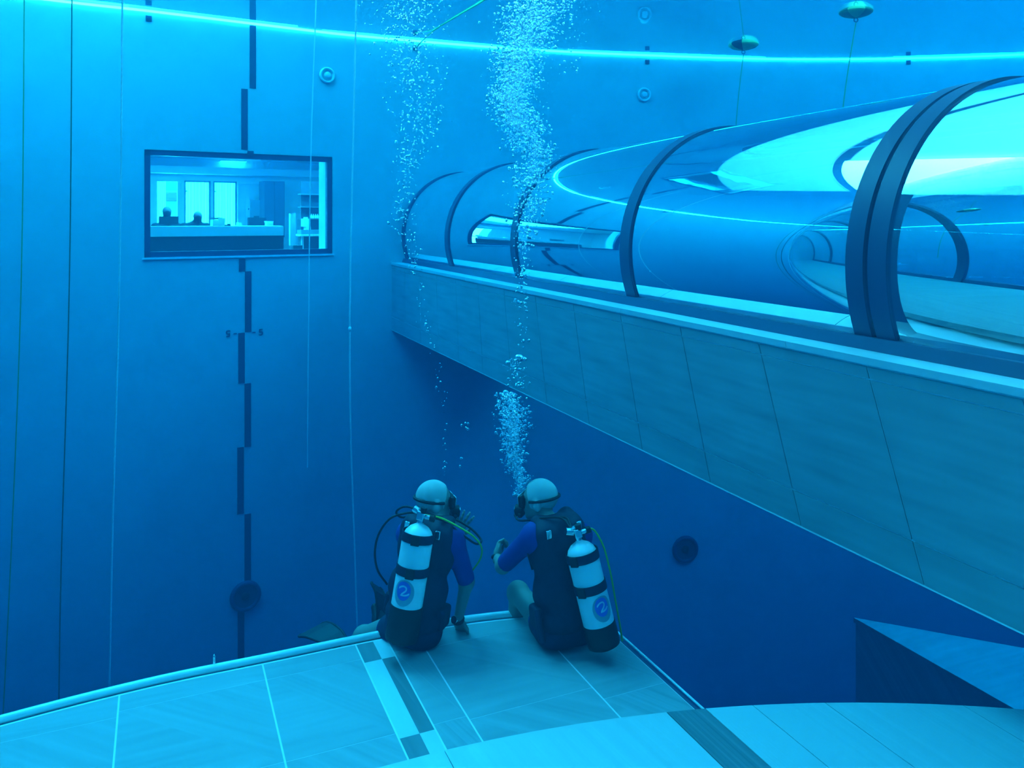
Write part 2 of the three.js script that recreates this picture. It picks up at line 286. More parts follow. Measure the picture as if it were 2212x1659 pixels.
// ---------------------------------------------------------------- base of the tunnel
const BTOP = CAM_Y - 0.738, BBOT = CAM_Y - 1.915, TL = [-2.118, 14.2], DIR = [0.3798, -0.9251], SIDE = [0.9251, 0.3798], BLEN = 15.5;
const baseAt = (t, s) => [TL[0] + DIR[0] * t + SIDE[0] * s, TL[1] + DIR[1] * t + SIDE[1] * s];   // t along the tunnel, s across it
const B3 = (t, s, y) => { const [x, f] = baseAt(t, s); return V(x, y, -f); };
{
  const base = thing('tunnel_base', 'long tiled stone beam carrying the acrylic tunnel across the pool', 'stone beam', V(0, 0, 0), null, 'structure');
  const inset = (t, y) => 0.016 * Math.max(0, t) * (BTOP - y) / (BTOP - BBOT);                     // the face leans in a little towards the near end
  const alongBeam = (g) => { const p = g.attributes.position, u = g.attributes.uv; for (let i = 0; i < p.count; i++) u.setXY(i, p.getX(i) * DIR[0] - p.getZ(i) * DIR[1], p.getY(i)); return g; };
  const lean = (t) => 0.24 * Math.min(1, Math.max(0, (t - 4) / 6));
  const core = (t0, t1, s0, s1, y0, y1, m) => prism([B3(t0, s0 + inset(t0, y1), y1), B3(t1, s0 + inset(t1, y1), y1), B3(t1, s1, y1), B3(t0, s1, y1)], [B3(t0, s0 + inset(t0, y0), y0), B3(t1, s0 + inset(t1, y0), y0), B3(t1, s1, y0), B3(t0, s1, y0)]);
  const run = (n, a, b, ...rest) => Array.from({ length: n }, (_, i) => core(a + (b - a) * i / n, a + (b - a) * (i + 1) / n, ...rest));
  part(base, 'mortar_bed', run(40, 0.02, BLEN, 0.007, 2.56, BBOT, BTOP - 0.03), M.grout);
  const rows = [[BTOP - 0.055, BTOP - 0.118, 1], [BTOP - 0.128, BTOP - 0.945, 1], [BTOP - 0.956, BBOT + 0.006, 1]];
  const step = 0.88, off = 10.6 - 12 * step;
  for (const [y1, y0] of rows) for (let k = 0; k < 20; k++) {
    let a = Math.max(0, off + (k - 1) * step) + 0.005, b = Math.min(BLEN, off + k * step) - 0.005;
    if (b - a < 0.05) continue;
    const la = (y) => a + (a < 0.01 ? 0 : lean(a) * (BTOP - y) / (BTOP - BBOT)), lb = (y) => b + lean(b) * (BTOP - y) / (BTOP - BBOT);
    const f = (t, y, d) => B3(t, d + inset(t, y), y);
    part(base, 'face_tile', alongBeam(prism([f(la(y1), y1, 0), f(lb(y1), y1, 0), f(lb(y0), y0, 0), f(la(y0), y0, 0)], [f(la(y1), y1, 0.04), f(lb(y1), y1, 0.04), f(lb(y0), y0, 0.04), f(la(y0), y0, 0.04)])), M.stone);
  }
  for (let k = 0; k < 8; k++) part(base, 'top_slab', core(k * 2 + (k ? 0.003 : 0), Math.min(BLEN, k * 2 + 1.997), -0.012, 0.33, BTOP - 0.04, BTOP), M.paleStone);
  part(base, 'top_slab', core(0, BLEN, 2.25, 2.58, BTOP - 0.04, BTOP), M.paleStone);
  const lip = (t, s, y) => B3(t, s + inset(t, BBOT), y);
  part(base, 'edge_trim', Array.from({ length: 40 }, (_, i) => { const a = BLEN * i / 40, b = BLEN * (i + 1) / 40; return prism([lip(a, -0.003, BBOT + 0.004), lip(b, -0.003, BBOT + 0.004), lip(b, 0.03, BBOT + 0.004), lip(a, 0.03, BBOT + 0.004)], [lip(a, -0.003, BBOT - 0.004), lip(b, -0.003, BBOT - 0.004), lip(b, 0.03, BBOT - 0.004), lip(a, 0.03, BBOT - 0.004)]); }), M.whitePipe);
  part(base, 'rear_tile', core(0, BLEN, 2.562, 2.575, BBOT, BTOP - 0.05), M.stone);
}
// ---------------------------------------------------------------- the acrylic tunnel
const TUBE = { s: 1.3, y: BTOP + 0.47, R: 1.12 };
const RINGS = [0.15, 2.65, 5.2, 7.76, 10.45, 13.1];
{
  const tun = thing('acrylic_tunnel', 'transparent acrylic walk-through tunnel with dark hoops crossing the pool', 'tunnel');
  const a0 = -0.46, a1 = Math.PI + 0.46;                                       // the arch stands on the beam
  const circle = (t, r, h) => B3(t, TUBE.s - r * Math.cos(h), TUBE.y + r * Math.sin(h));
  const acrylic = PH({ color: lin(1, 1, 1), transmission: 1, thickness: 0.08, roughness: 0.0, ior: 1.33, side: THREE.DoubleSide });
  const nSeg = 96;
  const stops = [-0.55, ...RINGS, BLEN - 0.2];
  for (let i = 0; i < stops.length - 1; i++) {
    // one closed air space per shell, faces turned inwards: seen from the water it is air, so it mirrors at flat angles
    const t0 = stops[i], t1 = stops[i + 1], pos = [], nor = [], idx = [];
    for (const t of [t0, t1]) for (let k = 0; k <= nSeg; k++) { const h = a0 + (a1 - a0) * k / nSeg, p = circle(t, TUBE.R, h), c = B3(t, TUBE.s, TUBE.y), n = c.sub(p).normalize(); pos.push(p.x, p.y, p.z); nor.push(n.x, n.y, n.z); }
    for (let k = 0; k < nSeg; k++) { const a = k, b = k + 1, c = nSeg + 1 + k, d = c + 1; idx.push(a, b, c, b, d, c); }
    const g = new THREE.BufferGeometry(); g.setAttribute('position', new THREE.Float32BufferAttribute(pos, 3)); g.setAttribute('normal', new THREE.Float32BufferAttribute(nor, 3)); g.setIndex(idx);
    // winding must agree with the inward normals
    const A = V(...pos.slice(0, 3)), B = V(...pos.slice(3, 6)), C = V(...pos.slice(3 * (nSeg + 1), 3 * (nSeg + 1) + 3)), fn = B.sub(A).cross(C.sub(A));
    if (fn.dot(V(...nor.slice(0, 3))) < 0) { for (let k = 0; k < idx.length; k += 3) [idx[k + 1], idx[k + 2]] = [idx[k + 2], idx[k + 1]]; g.setIndex(idx); }
    part(tun, 'acrylic_shell', g, acrylic);
  }
  const hoop = (t, w, depth) => {
    const pts = [], n = 72, pos = [], idx = [];
    for (let k = 0; k <= n; k++) { const h = a0 + (a1 - a0) * k / n; for (const [dt, r] of [[-w / 2, TUBE.R + depth], [w / 2, TUBE.R + depth], [w / 2, TUBE.R - 0.03], [-w / 2, TUBE.R - 0.03]]) { const p = circle(t + dt, r, h); pos.push(p.x, p.y, p.z); } }
    for (let k = 0; k < n; k++) for (let j = 0; j < 4; j++) { const a = k * 4 + j, b = k * 4 + (j + 1) % 4, c = a + 4, d = b + 4; idx.push(a, b, c, b, d, c); }
    const g = new THREE.BufferGeometry(); g.setAttribute('position', new THREE.Float32BufferAttribute(pos, 3)); g.setIndex(idx);
    return toCreasedNormals(g, 0.6);
  };
  RINGS.forEach((t, i) => {
    if (i === 4) { part(tun, 'hoop', hoop(t - 0.082, 0.13, 0.018), M.frame); part(tun, 'hoop', hoop(t + 0.082, 0.13, 0.018), M.frame); } else part(tun, 'hoop', hoop(t, i === 0 ? 0.14 : 0.16, 0.018), M.frame);
  });
  for (const s of [0.235, 2.365]) part(tun, 'foot_rail', prism([[0, 0], [0.11, 0], [0.11, 0.07], [0.03, 0.07]].map(([o, y]) => B3(-0.3, s + o - 0.055, BTOP + y)), [[0, 0], [0.11, 0], [0.11, 0.07], [0.03, 0.07]].map(([o, y]) => B3(BLEN - 0.2, s + o - 0.055, BTOP + y))), M.frame, 'dark steel rail at the foot of the acrylic');
  part(tun, 'walkway', prism([[0.5, 0], [2.1, 0], [2.1, 0.05], [0.5, 0.05]].map(([s, y]) => B3(-0.2, s, BTOP + y)), [[0.5, 0], [2.1, 0], [2.1, 0.05], [0.5, 0.05]].map(([s, y]) => B3(BLEN - 0.2, s, BTOP + y))), M.stone, 'pale floor inside the tunnel');
}

// ---------------------------------------------------------------- marks and fittings on the basin wall
// where a line of sight in plan meets the wall: position, inward normal, tangent
function onWall(u) {
  const k = (u - 1106) / FOCAL;
  for (let i = 0; i < basinPlan.length - 1; i++) {
    const [x0, f0] = basinPlan[i], [x1, f1] = basinPlan[i + 1], a = x0 - k * f0, b = x1 - k * f1;
    if (f0 > 2 && f1 > 2 && a * b <= 0) { const s = a / (a - b), x = x0 + s * (x1 - x0), f = f0 + s * (f1 - f0), l = Math.hypot(x1 - x0, f1 - f0); return { x, f, n: [(f1 - f0) / l, -(x1 - x0) / l], yaw: Math.atan2((f1 - f0), (x1 - x0)) }; }
  }
}
const wallY = (w, v) => CAM_Y + (476 - v) / FOCAL * w.f;
const flush = (g, w, y, out = 0) => g.rotateY(w.yaw).translate(w.x + w.n[0] * out, y, -(w.f + w.n[1] * out));
// the depth scale: dark tiles stepping left and right, a tile per metre
for (const [u, v0, v1] of [[546, null, 191], [528, 192, 323], [541, 326, 336], [523, 559, 586], [536, 586, 717], [521.5, 719, 828], [535, 828, 965], [519.5, 966, 1110], [535, 1110, 1255], [520.5, 1318, 1530]]) {
  const w = onWall(u), y1 = v0 === null ? -0.03 : wallY(w, v0), y0 = wallY(w, v1);
  part(basin, 'depth_scale_tile', flush(box(0.1, y1 - y0, 0.012), w, (y0 + y1) / 2, 0.002), M.darkTile, 'dark blue tile of the depth scale');
}
{
  const font = await new FontLoader().loadAsync('fonts/droid/droid_sans_bold.typeface.json');
  const glyph = () => { const g = new TextGeometry('5', { font, size: 0.105, depth: 0.012, curveSegments: 5 }); g.computeBoundingBox(); const c = g.boundingBox.getCenter(V(0, 0, 0)); return g.translate(-c.x, -c.y, -c.z); };
  for (const [u, v, turned] of [[563.5, 717.5, 0], [492.5, 720.5, 1]]) { const w = onWall(u), g = glyph(); if (turned) g.rotateZ(Math.PI); part(basin, 'depth_number', flush(g, w, wallY(w, v), 0.003), M.darkTile, turned ? 'dark figure 5 upside down' : 'dark figure 5'); }
  for (const [u, v] of [[548.5, 718], [508, 720.5]]) { const w = onWall(u); part(basin, 'depth_dash', flush(box(0.05, 0.016, 0.012), w, wallY(w, v), 0.003), M.darkTile); }
}
// luminous strip along the waterline
{
  const strip = (plan) => wallBlock(plan.map(([x, f]) => [x, f]), -0.018, -0.0015, 0.02);
  const inward = (plan, d) => plan.map((p) => { const k = basinPlan.indexOf(p), a = basinPlan[Math.max(0, k - 1)], b = basinPlan[Math.min(basinPlan.length - 1, k + 1)], l = Math.hypot(b[0] - a[0], b[1] - a[1]); return [p[0] + (b[1] - a[1]) / l * d, p[1] - (b[0] - a[0]) / l * d]; });
  const all = basinPlan.filter(([x, f]) => f > 6);
  top('light_strip', strip(inward(all, 0.016)), M.led, 'thin white light strip running along the waterline of the pool wall', 'light strip');
  for (let i = 0; i < 5; i++) { const u = [60, 420, 900, 1450, 2050][i], w = onWall(u), wd = [2.6, 3.2, 4, 5, 4.6][i]; areaLight('light_strip_glow', wd, 0.03, [w.x + w.n[0] * 0.06, -0.03, -(w.f + w.n[1] * 0.06)], [w.x + w.n[0] * 2, -0.08, -(w.f + w.n[1] * 2)], 14, [1, 1, 1]); }
}
// pairs of dark square anchor plates just under the waterline
for (const [u, v, where] of [[321, 40, 'above the left end of the observation window'], [897, 104, 'where the green line is tied'], [1398, 134, 'between the bubble plume and the buoys'], [1962, 135, 'at the far right above the tunnel']]) {
  const w = onWall(u), t = thing('anchor_plate', `small dark square anchor plate under the waterline ${where}`, 'anchor plate', V(0, 0, 0), 'anchor plates under the waterline');
  part(t, 'plate', flush(rbox(0.085, 0.085, 0.02, 0.006), w, wallY(w, v), 0.008), M.frame);
  part(t, 'eye_bolt', flush(new THREE.TorusGeometry(0.016, 0.005, 6, 14), w, wallY(w, v), 0.024), M.frame);
}
// round pale inlets high on the wall, round dark lamps deep on the wall
const lathe = (pts, n = 40) => new THREE.LatheGeometry(pts.map(([x, y]) => new THREE.Vector2(x, y)), n).rotateX(Math.PI / 2);
for (const [u, v, s, where] of [[706, 163, 1, 'beside the white rope above the observation window'], [1391, 205, 1, 'above the middle of the tunnel']]) {
  const w = onWall(u), t = thing('wall_inlet', `round pale water inlet ring ${where}`, 'inlet', V(w.x + w.n[0] * 0.004, wallY(w, v), -(w.f + w.n[1] * 0.004)), 'round water inlets'); t.rotation.y = w.yaw;
  part(t, 'outer_ring', lathe([[0.095, 0], [0.135, 0], [0.138, 0.02], [0.125, 0.045], [0.105, 0.045], [0.095, 0.02], [0.095, 0]]), M.white);
  part(t, 'back_plate', lathe([[0.001, 0.006], [0.1, 0.006], [0.1, 0.0], [0.001, 0]]), M.wall);
  part(t, 'centre_cap', lathe([[0.001, 0.06], [0.035, 0.058], [0.055, 0.045], [0.058, 0.0]]), M.white);
}
for (const [u, v, rad, label] of [[530, 1287, 0.245, 'dark round underwater lamp set in the line of the depth scale'], [1480, 1186, 0.262, 'dark round underwater lamp on the wall right of the divers']]) {
  const w = onWall(u), t = thing('underwater_lamp', label, 'underwater lamp', V(w.x + w.n[0] * 0.004, wallY(w, v), -(w.f + w.n[1] * 0.004)), 'dark round lamps deep on the wall'); t.rotation.y = w.yaw;
  part(t, 'housing', lathe([[rad * 0.72, 0.03], [rad * 0.8, 0.055], [rad * 0.94, 0.05], [rad, 0.02], [rad, 0]]), M.frame);
  part(t, 'reflector', lathe([[0.001, 0.012], [rad * 0.3, 0.012], [rad * 0.74, 0.03]]), S({ color: lin(0.06, 0.08, 0.13), roughness: 0.4 }));
  part(t, 'lens', lathe([[0.001, 0.05], [rad * 0.18, 0.046], [rad * 0.27, 0.03], [rad * 0.28, 0.008]]), M.black);
}

// ---------------------------------------------------------------- ropes and floats
const ropeMat = {
  green: S({ color: lin(0.34, 0.46, 0.10), roughness: 0.8 }), darkGreen: S({ color: lin(0.09, 0.16, 0.07), roughness: 0.8 }), white: S({ color: lin(0.85, 0.87, 0.85), roughness: 0.7 }),
  lime: S({ color: lin(0.25, 0.8, 0.3), roughness: 0.6 }),
};
function twisted(pts, r, turns, seg) {                                        // three strands laid round a line
  const c = new THREE.CatmullRomCurve3(pts), out = [];
  for (let k = 0; k < 3; k++) { const q = []; for (let i = 0; i <= seg; i++) { const p = c.getPoint(i / seg), h = i / seg * turns * Math.PI * 2 + k * 2.094; q.push(V(p.x + Math.cos(h) * r * 0.5, p.y, p.z + Math.sin(h) * r * 0.5)); } out.push(new THREE.TubeGeometry(new THREE.CatmullRomCurve3(q), seg, r * 0.62, 5)); }
  return out;
}
const rope = (f, uv, r, m, label, strands) => { const p = uv.map(([u, v]) => at(u, v, f)), d = p[0].clone().sub(p[1]).normalize(); const k = -0.004 - p[0].y; p[0].add(d.multiplyScalar(k / d.y)); return top('rope', strands ? twisted(p, r, strands, strands * 8) : tube(p, r, 60, 8), m, label, 'rope', 'ropes hanging in the pool'); };
rope(9, [[52, 0], [46, 600], [26, 1150], [4, 1600]], 0.0062, ropeMat.green, 'thin green rope at the far left edge of the photo');
rope(8.5, [[155, 0], [150, 600], [131, 1270], [126, 1620]], 0.0062, ropeMat.darkGreen, 'thin dark green rope, second from the left');
rope(8, [[264, 0], [258, 600], [243, 1150], [236, 1500]], 0.009, ropeMat.white, 'white twisted rope left of the observation window', 60);
rope(10.8, [[683, 0], [672, 320], [667, 640], [664, 1010]], 0.0085, ropeMat.white, 'white twisted rope hanging across the right side of the observation window', 60);
rope(9, [[770, 0], [763, 300], [756, 640], [757, 900], [766, 1180], [774, 1420]], 0.0095, ropeMat.white, 'white twisted rope between the observation window and the tunnel', 70);
{ const g = new THREE.SphereGeometry(0.02, 14, 10); g.scale(1, 1.5, 1); const o = top('rope_stopper', g, M.white, 'small white stopper on the rope beside the tunnel end', 'stopper'); o.position.copy(at(756, 711, 9)); }
// two striped floats on the surface with their lines
function buoy(u, v, rad, cols, label, seed, tail) {
  const f = FOCAL * -CAM_Y / (476 - v), c = at(u, v, f); c.y = 0;
  const t = thing('buoy', label, 'buoy', c, 'striped floats on the surface');
  const n = cols.length, prof = [[0.02, -0.10], [0.08, -0.098], [0.45, -0.08], [0.8, -0.05], [0.97, -0.015], [1, 0.02], [0.95, 0.07], [0.7, 0.13], [0.3, 0.16], [0.02, 0.165]].map(([x, y]) => new THREE.Vector2(x * rad, y * rad / 0.27));
  for (let k = 0; k < n; k++) part(t, 'hull_panel', new THREE.LatheGeometry(prof, 8, k / n * Math.PI * 2 + seed, Math.PI * 2 / n), cols[k]);
  part(t, 'keel_ring', new THREE.TorusGeometry(0.03, 0.008, 8, 18).translate(0, -0.13 * rad / 0.27, 0), M.frame);
  const [u1, v1] = tail, e = at(u1, v1, f);
  top('rope', tube([V(c.x, -0.175 * rad / 0.27, c.z), c.clone().lerp(e, 0.5), e, e.clone().add(V(-0.1, -2, 0))], 0.008, 40, 7), ropeMat.green, `slack line hanging from the ${label.split(' ').slice(0, 3).join(' ')} behind the tunnel`, 'rope', 'ropes hanging in the pool');
}
const lemon = S({ color: lin(0.75, 0.8, 0.25), roughness: 0.5 }), olive = S({ color: lin(0.22, 0.26, 0.10), roughness: 0.5 });
buoy(1606, 97, 0.27, [lemon, M.black, lemon, lemon, M.black, lemon, M.black, lemon], 'yellow and black striped float at the water surface', 0.4, [1590, 270]);
buoy(1849, 26, 0.25, [olive, lemon, olive, olive, lemon, olive], 'olive green float with yellow panels at the surface', 1.2, [1820, 245]);
// green line floating from the anchor plate out over the surface
top('rope', tube([at(897, 104, 14.3), at(917, 82, 13.9).setY(-0.06), at(938, 64, 13.48).setY(-0.012), at(985, 36, 12.6).setY(-0.010), at(1045, 0, 11.66).setY(-0.012), at(1110, -40, 10.7).setY(-0.012)], 0.011, 60, 8), ropeMat.lime, 'bright green line floating at the surface, tied to the wall', 'rope', 'ropes hanging in the pool');

// ---------------------------------------------------------------- bodies: distance fields meshed with surface nets
function surfaceNet(sdf, lo, hi, cell) {
  const n = [0, 1, 2].map((k) => Math.ceil((hi[k] - lo[k]) / cell) + 1), [nx, ny, nz] = n, D = new Float32Array(nx * ny * nz);
  for (let z = 0, i = 0; z < nz; z++) for (let y = 0; y < ny; y++) for (let x = 0; x < nx; x++, i++) D[i] = sdf(lo[0] + x * cell, lo[1] + y * cell, lo[2] + z * cell);
  const id = new Int32Array(nx * ny * nz).fill(-1), pos = [], idx = [];
  const corner = [0, 1, nx, nx + 1, nx * ny, nx * ny + 1, nx * ny + nx, nx * ny + nx + 1], edges = [[0, 1], [0, 2], [0, 4], [1, 3], [1, 5], [2, 3], [2, 6], [3, 7], [4, 5], [4, 6], [5, 7], [6, 7]];
  for (let z = 0; z < nz - 1; z++) for (let y = 0; y < ny - 1; y++) for (let x = 0; x < nx - 1; x++) {
    const b = x + nx * (y + ny * z); let m = 0;
    for (let c = 0; c < 8; c++) if (D[b + corner[c]] < 0) m |= 1 << c;
    if (m === 0 || m === 255) continue;
    let px = 0, py = 0, pz = 0, k = 0;
    for (const [a, c] of edges) { const i0 = (m >> a) & 1, i1 = (m >> c) & 1; if (i0 === i1) continue; const d0 = D[b + corner[a]], d1 = D[b + corner[c]], t = d0 / (d0 - d1); px += (a & 1) + t * ((c & 1) - (a & 1)); py += ((a >> 1) & 1) + t * (((c >> 1) & 1) - ((a >> 1) & 1)); pz += (a >> 2) + t * ((c >> 2) - (a >> 2)); k++; }
    id[b] = pos.length / 3; pos.push(lo[0] + (x + px / k) * cell, lo[1] + (y + py / k) * cell, lo[2] + (z + pz / k) * cell);
  }
  const quad = (a, b, c, d, flip) => { if (flip) idx.push(a, c, b, a, d, c); else idx.push(a, b, c, a, c, d); };
  for (let z = 1; z < nz - 1; z++) for (let y = 1; y < ny - 1; y++) for (let x = 1; x < nx - 1; x++) {
    const b = x + nx * (y + ny * z), s = D[b] < 0;
    if (s !== D[b + 1] < 0) quad(id[b - nx - nx * ny], id[b - nx * ny], id[b], id[b - nx], !s);
    if (s !== D[b + nx] < 0) quad(id[b - 1 - nx * ny], id[b - 1], id[b], id[b - nx * ny], !s);
    if (s !== D[b + nx * ny] < 0) quad(id[b - 1 - nx], id[b - nx], id[b], id[b - 1], !s);
  }
  const g = new THREE.BufferGeometry(); g.setAttribute('position', new THREE.Float32BufferAttribute(pos, 3)); g.setIndex(idx);
  const nor = new Float32Array(pos.length), e = cell * 0.5;
  for (let i = 0; i < pos.length; i += 3) { const [x, y, z] = [pos[i], pos[i + 1], pos[i + 2]], a = sdf(x + e, y, z) - sdf(x - e, y, z), b = sdf(x, y + e, z) - sdf(x, y - e, z), c = sdf(x, y, z + e) - sdf(x, y, z - e), l = Math.hypot(a, b, c) || 1; nor[i] = a / l; nor[i + 1] = b / l; nor[i + 2] = c / l; }
  g.setAttribute('normal', new THREE.BufferAttribute(nor, 3));
  // faces must look the way the normals do
  if (idx.length) { let good = 0; for (let i = 0; i < Math.min(idx.length, 300); i += 3) { const [a, b, c] = [idx[i], idx[i + 1], idx[i + 2]].map((k) => V(pos[3 * k], pos[3 * k + 1], pos[3 * k + 2])); good += Math.sign(b.sub(a).cross(c.sub(a)).dot(V(nor[3 * idx[i]], nor[3 * idx[i] + 1], nor[3 * idx[i] + 2]))); } if (good < 0) { for (let i = 0; i < idx.length; i += 3) [idx[i + 1], idx[i + 2]] = [idx[i + 2], idx[i + 1]]; g.setIndex(idx); } }
  return g;
}
const smin = (a, b, k) => { const h = Math.max(k - Math.abs(a - b), 0) / k; return Math.min(a, b) - h * h * k * 0.25; };
const smax = (a, b, k) => -smin(-a, -b, k);
const bone = (a, b, r0, r1) => { const bx = b.x - a.x, by = b.y - a.y, bz = b.z - a.z, q = 1 / (bx * bx + by * by + bz * bz); return (x, y, z) => { const px = x - a.x, py = y - a.y, pz = z - a.z, h = Math.max(0, Math.min(1, (px * bx + py * by + pz * bz) * q)); return Math.hypot(px - bx * h, py - by * h, pz - bz * h) - (r0 + (r1 - r0) * h); }; };
// an ellipsoid in a frame of right, up and forward vectors
const blob = (c, [R, U, F], rx, ry, rz) => (x, y, z) => { const px = x - c.x, py = y - c.y, pz = z - c.z, a = (px * R.x + py * R.y + pz * R.z) / rx, b = (px * U.x + py * U.y + pz * U.z) / ry, f = (px * F.x + py * F.y + pz * F.z) / rz, k0 = Math.hypot(a, b, f), k1 = Math.hypot(a / rx, b / ry, f / rz); return k1 > 0 ? k0 * (k0 - 1) / k1 : -Math.min(rx, ry, rz); };
const union = (list, k) => (x, y, z) => { let d = 1e9; for (const f of list) d = smin(d, f(x, y, z), k); return d; };
const frameOf = (fwd, up) => { const F = fwd.clone().normalize(), R = F.clone().cross(up).normalize(), U = R.clone().cross(F).normalize(); return [R, U, F]; };
const local = (c, [R, U, F], x, y, z) => c.clone().addScaledVector(R, x).addScaledVector(U, y).addScaledVector(F, z);
const bounds = (pts, pad) => { const b = new THREE.Box3().setFromPoints(pts).expandByScalar(pad); return [b.min.toArray(), b.max.toArray()]; };

function headField(c, fr) {                                                   // c = middle of the head, height 0.235, looking along fr[2]
  const L = (x, y, z) => local(c, fr, x, y, z), s = [];
  const skull = union([blob(L(0, 0.03, -0.012), fr, 0.077, 0.092, 0.098), blob(L(0, -0.005, 0.03), fr, 0.064, 0.085, 0.066), bone(L(-0.038, -0.06, 0.01), L(0, -0.095, 0.068), 0.024, 0.022), bone(L(0.038, -0.06, 0.01), L(0, -0.095, 0.068), 0.024, 0.022), blob(L(0, -0.062, 0.045), fr, 0.045, 0.045, 0.045)], 0.03);
  const nose = union([bone(L(0, 0.018, 0.092), L(0, -0.022, 0.118), 0.009, 0.014), bone(L(-0.014, -0.028, 0.1), L(0.014, -0.028, 0.1), 0.009, 0.009)], 0.012);
  const brow = bone(L(-0.035, 0.03, 0.082), L(0.035, 0.03, 0.082), 0.011, 0.011), lips = bone(L(-0.02, -0.058, 0.09), L(0.02, -0.058, 0.09), 0.009, 0.009);
  const ears = [-1, 1].map((k) => blob(L(0.078 * k, -0.005, -0.01), [fr[0], fr[1], fr[2]], 0.012, 0.033, 0.02));
  const eyes = [-1, 1].map((k) => blob(L(0.031 * k, 0.008, 0.088), fr, 0.02, 0.012, 0.018)), balls = [-1, 1].map((k) => blob(L(0.031 * k, 0.006, 0.076), fr, 0.012, 0.011, 0.012));
  return (x, y, z) => { let d = smin(skull(x, y, z), nose(x, y, z), 0.012); d = smin(d, brow(x, y, z), 0.014); d = smin(d, lips(x, y, z), 0.01); for (const e of ears) d = smin(d, e(x, y, z), 0.01); for (const e of eyes) d = smax(d, -e(x, y, z), 0.012); for (const e of balls) d = Math.min(d, e(x, y, z)); return d; };
}
// a hand from the wrist along dir, palm facing pn; curl 0 = open, 1 = closed; spread in radians between fingers
function handField(w, dir, pn, curl, spread, side) {
  const F = dir.clone().normalize(), N = pn.clone().addScaledVector(F, -pn.dot(F)).normalize(), S = F.clone().cross(N).normalize().multiplyScalar(side);
  const L = (s, f, n) => w.clone().addScaledVector(S, s).addScaledVector(F, f).addScaledVector(N, n), parts = [], pts = [w.clone()];
  parts.push(blob(L(0, 0.05, 0), [S, F, N], 0.042, 0.055, 0.019), bone(L(0, -0.02, 0), L(0, 0.03, 0), 0.025, 0.024));
  const len = [0.072, 0.08, 0.075, 0.058];
  for (let k = 0; k < 4; k++) {
    const s = (1.5 - k) * 0.021, a = (1.5 - k) * spread, b = L(s, 0.09, 0), d = F.clone().multiplyScalar(Math.cos(a)).addScaledVector(S, Math.sin(a));
    let p = b, ang = 0; const seg = [0.45, 0.31, 0.24];
    for (let j = 0; j < 3; j++) { ang += curl * [1.3, 1.5, 0.9][j]; const q = p.clone().addScaledVector(d, Math.cos(ang) * len[k] * seg[j]).addScaledVector(N, Math.sin(ang) * len[k] * seg[j]); parts.push(bone(p, q, 0.0095 - 0.0008 * j, 0.0088 - 0.0008 * j)); pts.push(q); p = q; }
  }
  const t0 = L(0.03, 0.022, 0.004), t1 = L(0.058 - 0.015 * curl, 0.052, 0.012 + 0.02 * curl), t2 = L(0.066 - 0.04 * curl, 0.084, 0.014 + 0.03 * curl);
  parts.push(bone(t0, t1, 0.0145, 0.011), bone(t1, t2, 0.011, 0.0085)); pts.push(t1, t2);
  return { f: (x, y, z) => { let d = 1e9; for (let i = 0; i < parts.length; i++) d = smin(d, parts[i](x, y, z), i < 2 ? 0.02 : 0.007); return d; }, pts };
}

const skin = S({ color: lin(0.37, 0.29, 0.25), roughness: 0.55 }), greyHair = S({ color: lin(0.55, 0.55, 0.53), roughness: 0.8, bumpMap: noiseTexture(128, 128, (u, v) => 0.5 + 0.5 * wrapNoise(u, v, 40, 10, 1.1), false), bumpScale: 0.002 });
const suitBlue = S({ color: lin(0.010, 0.032, 0.24), roughness: 0.75 }), suitBlack = S({ color: lin(0.010, 0.016, 0.06), roughness: 0.8 }), nylon = S({ color: lin(0.010, 0.014, 0.045), roughness: 0.65 }), rubber = S({ color: lin(0.012, 0.013, 0.016), roughness: 0.5 });
const limeHose = S({ color: lin(0.45, 0.6, 0.06), roughness: 0.45 }), tankWhite = S({ color: lin(0.82, 0.84, 0.84), roughness: 0.3 }), lens = PH({ color: lin(0.5, 0.6, 0.65), metalness: 0.2, roughness: 0.06, clearcoat: 1 });

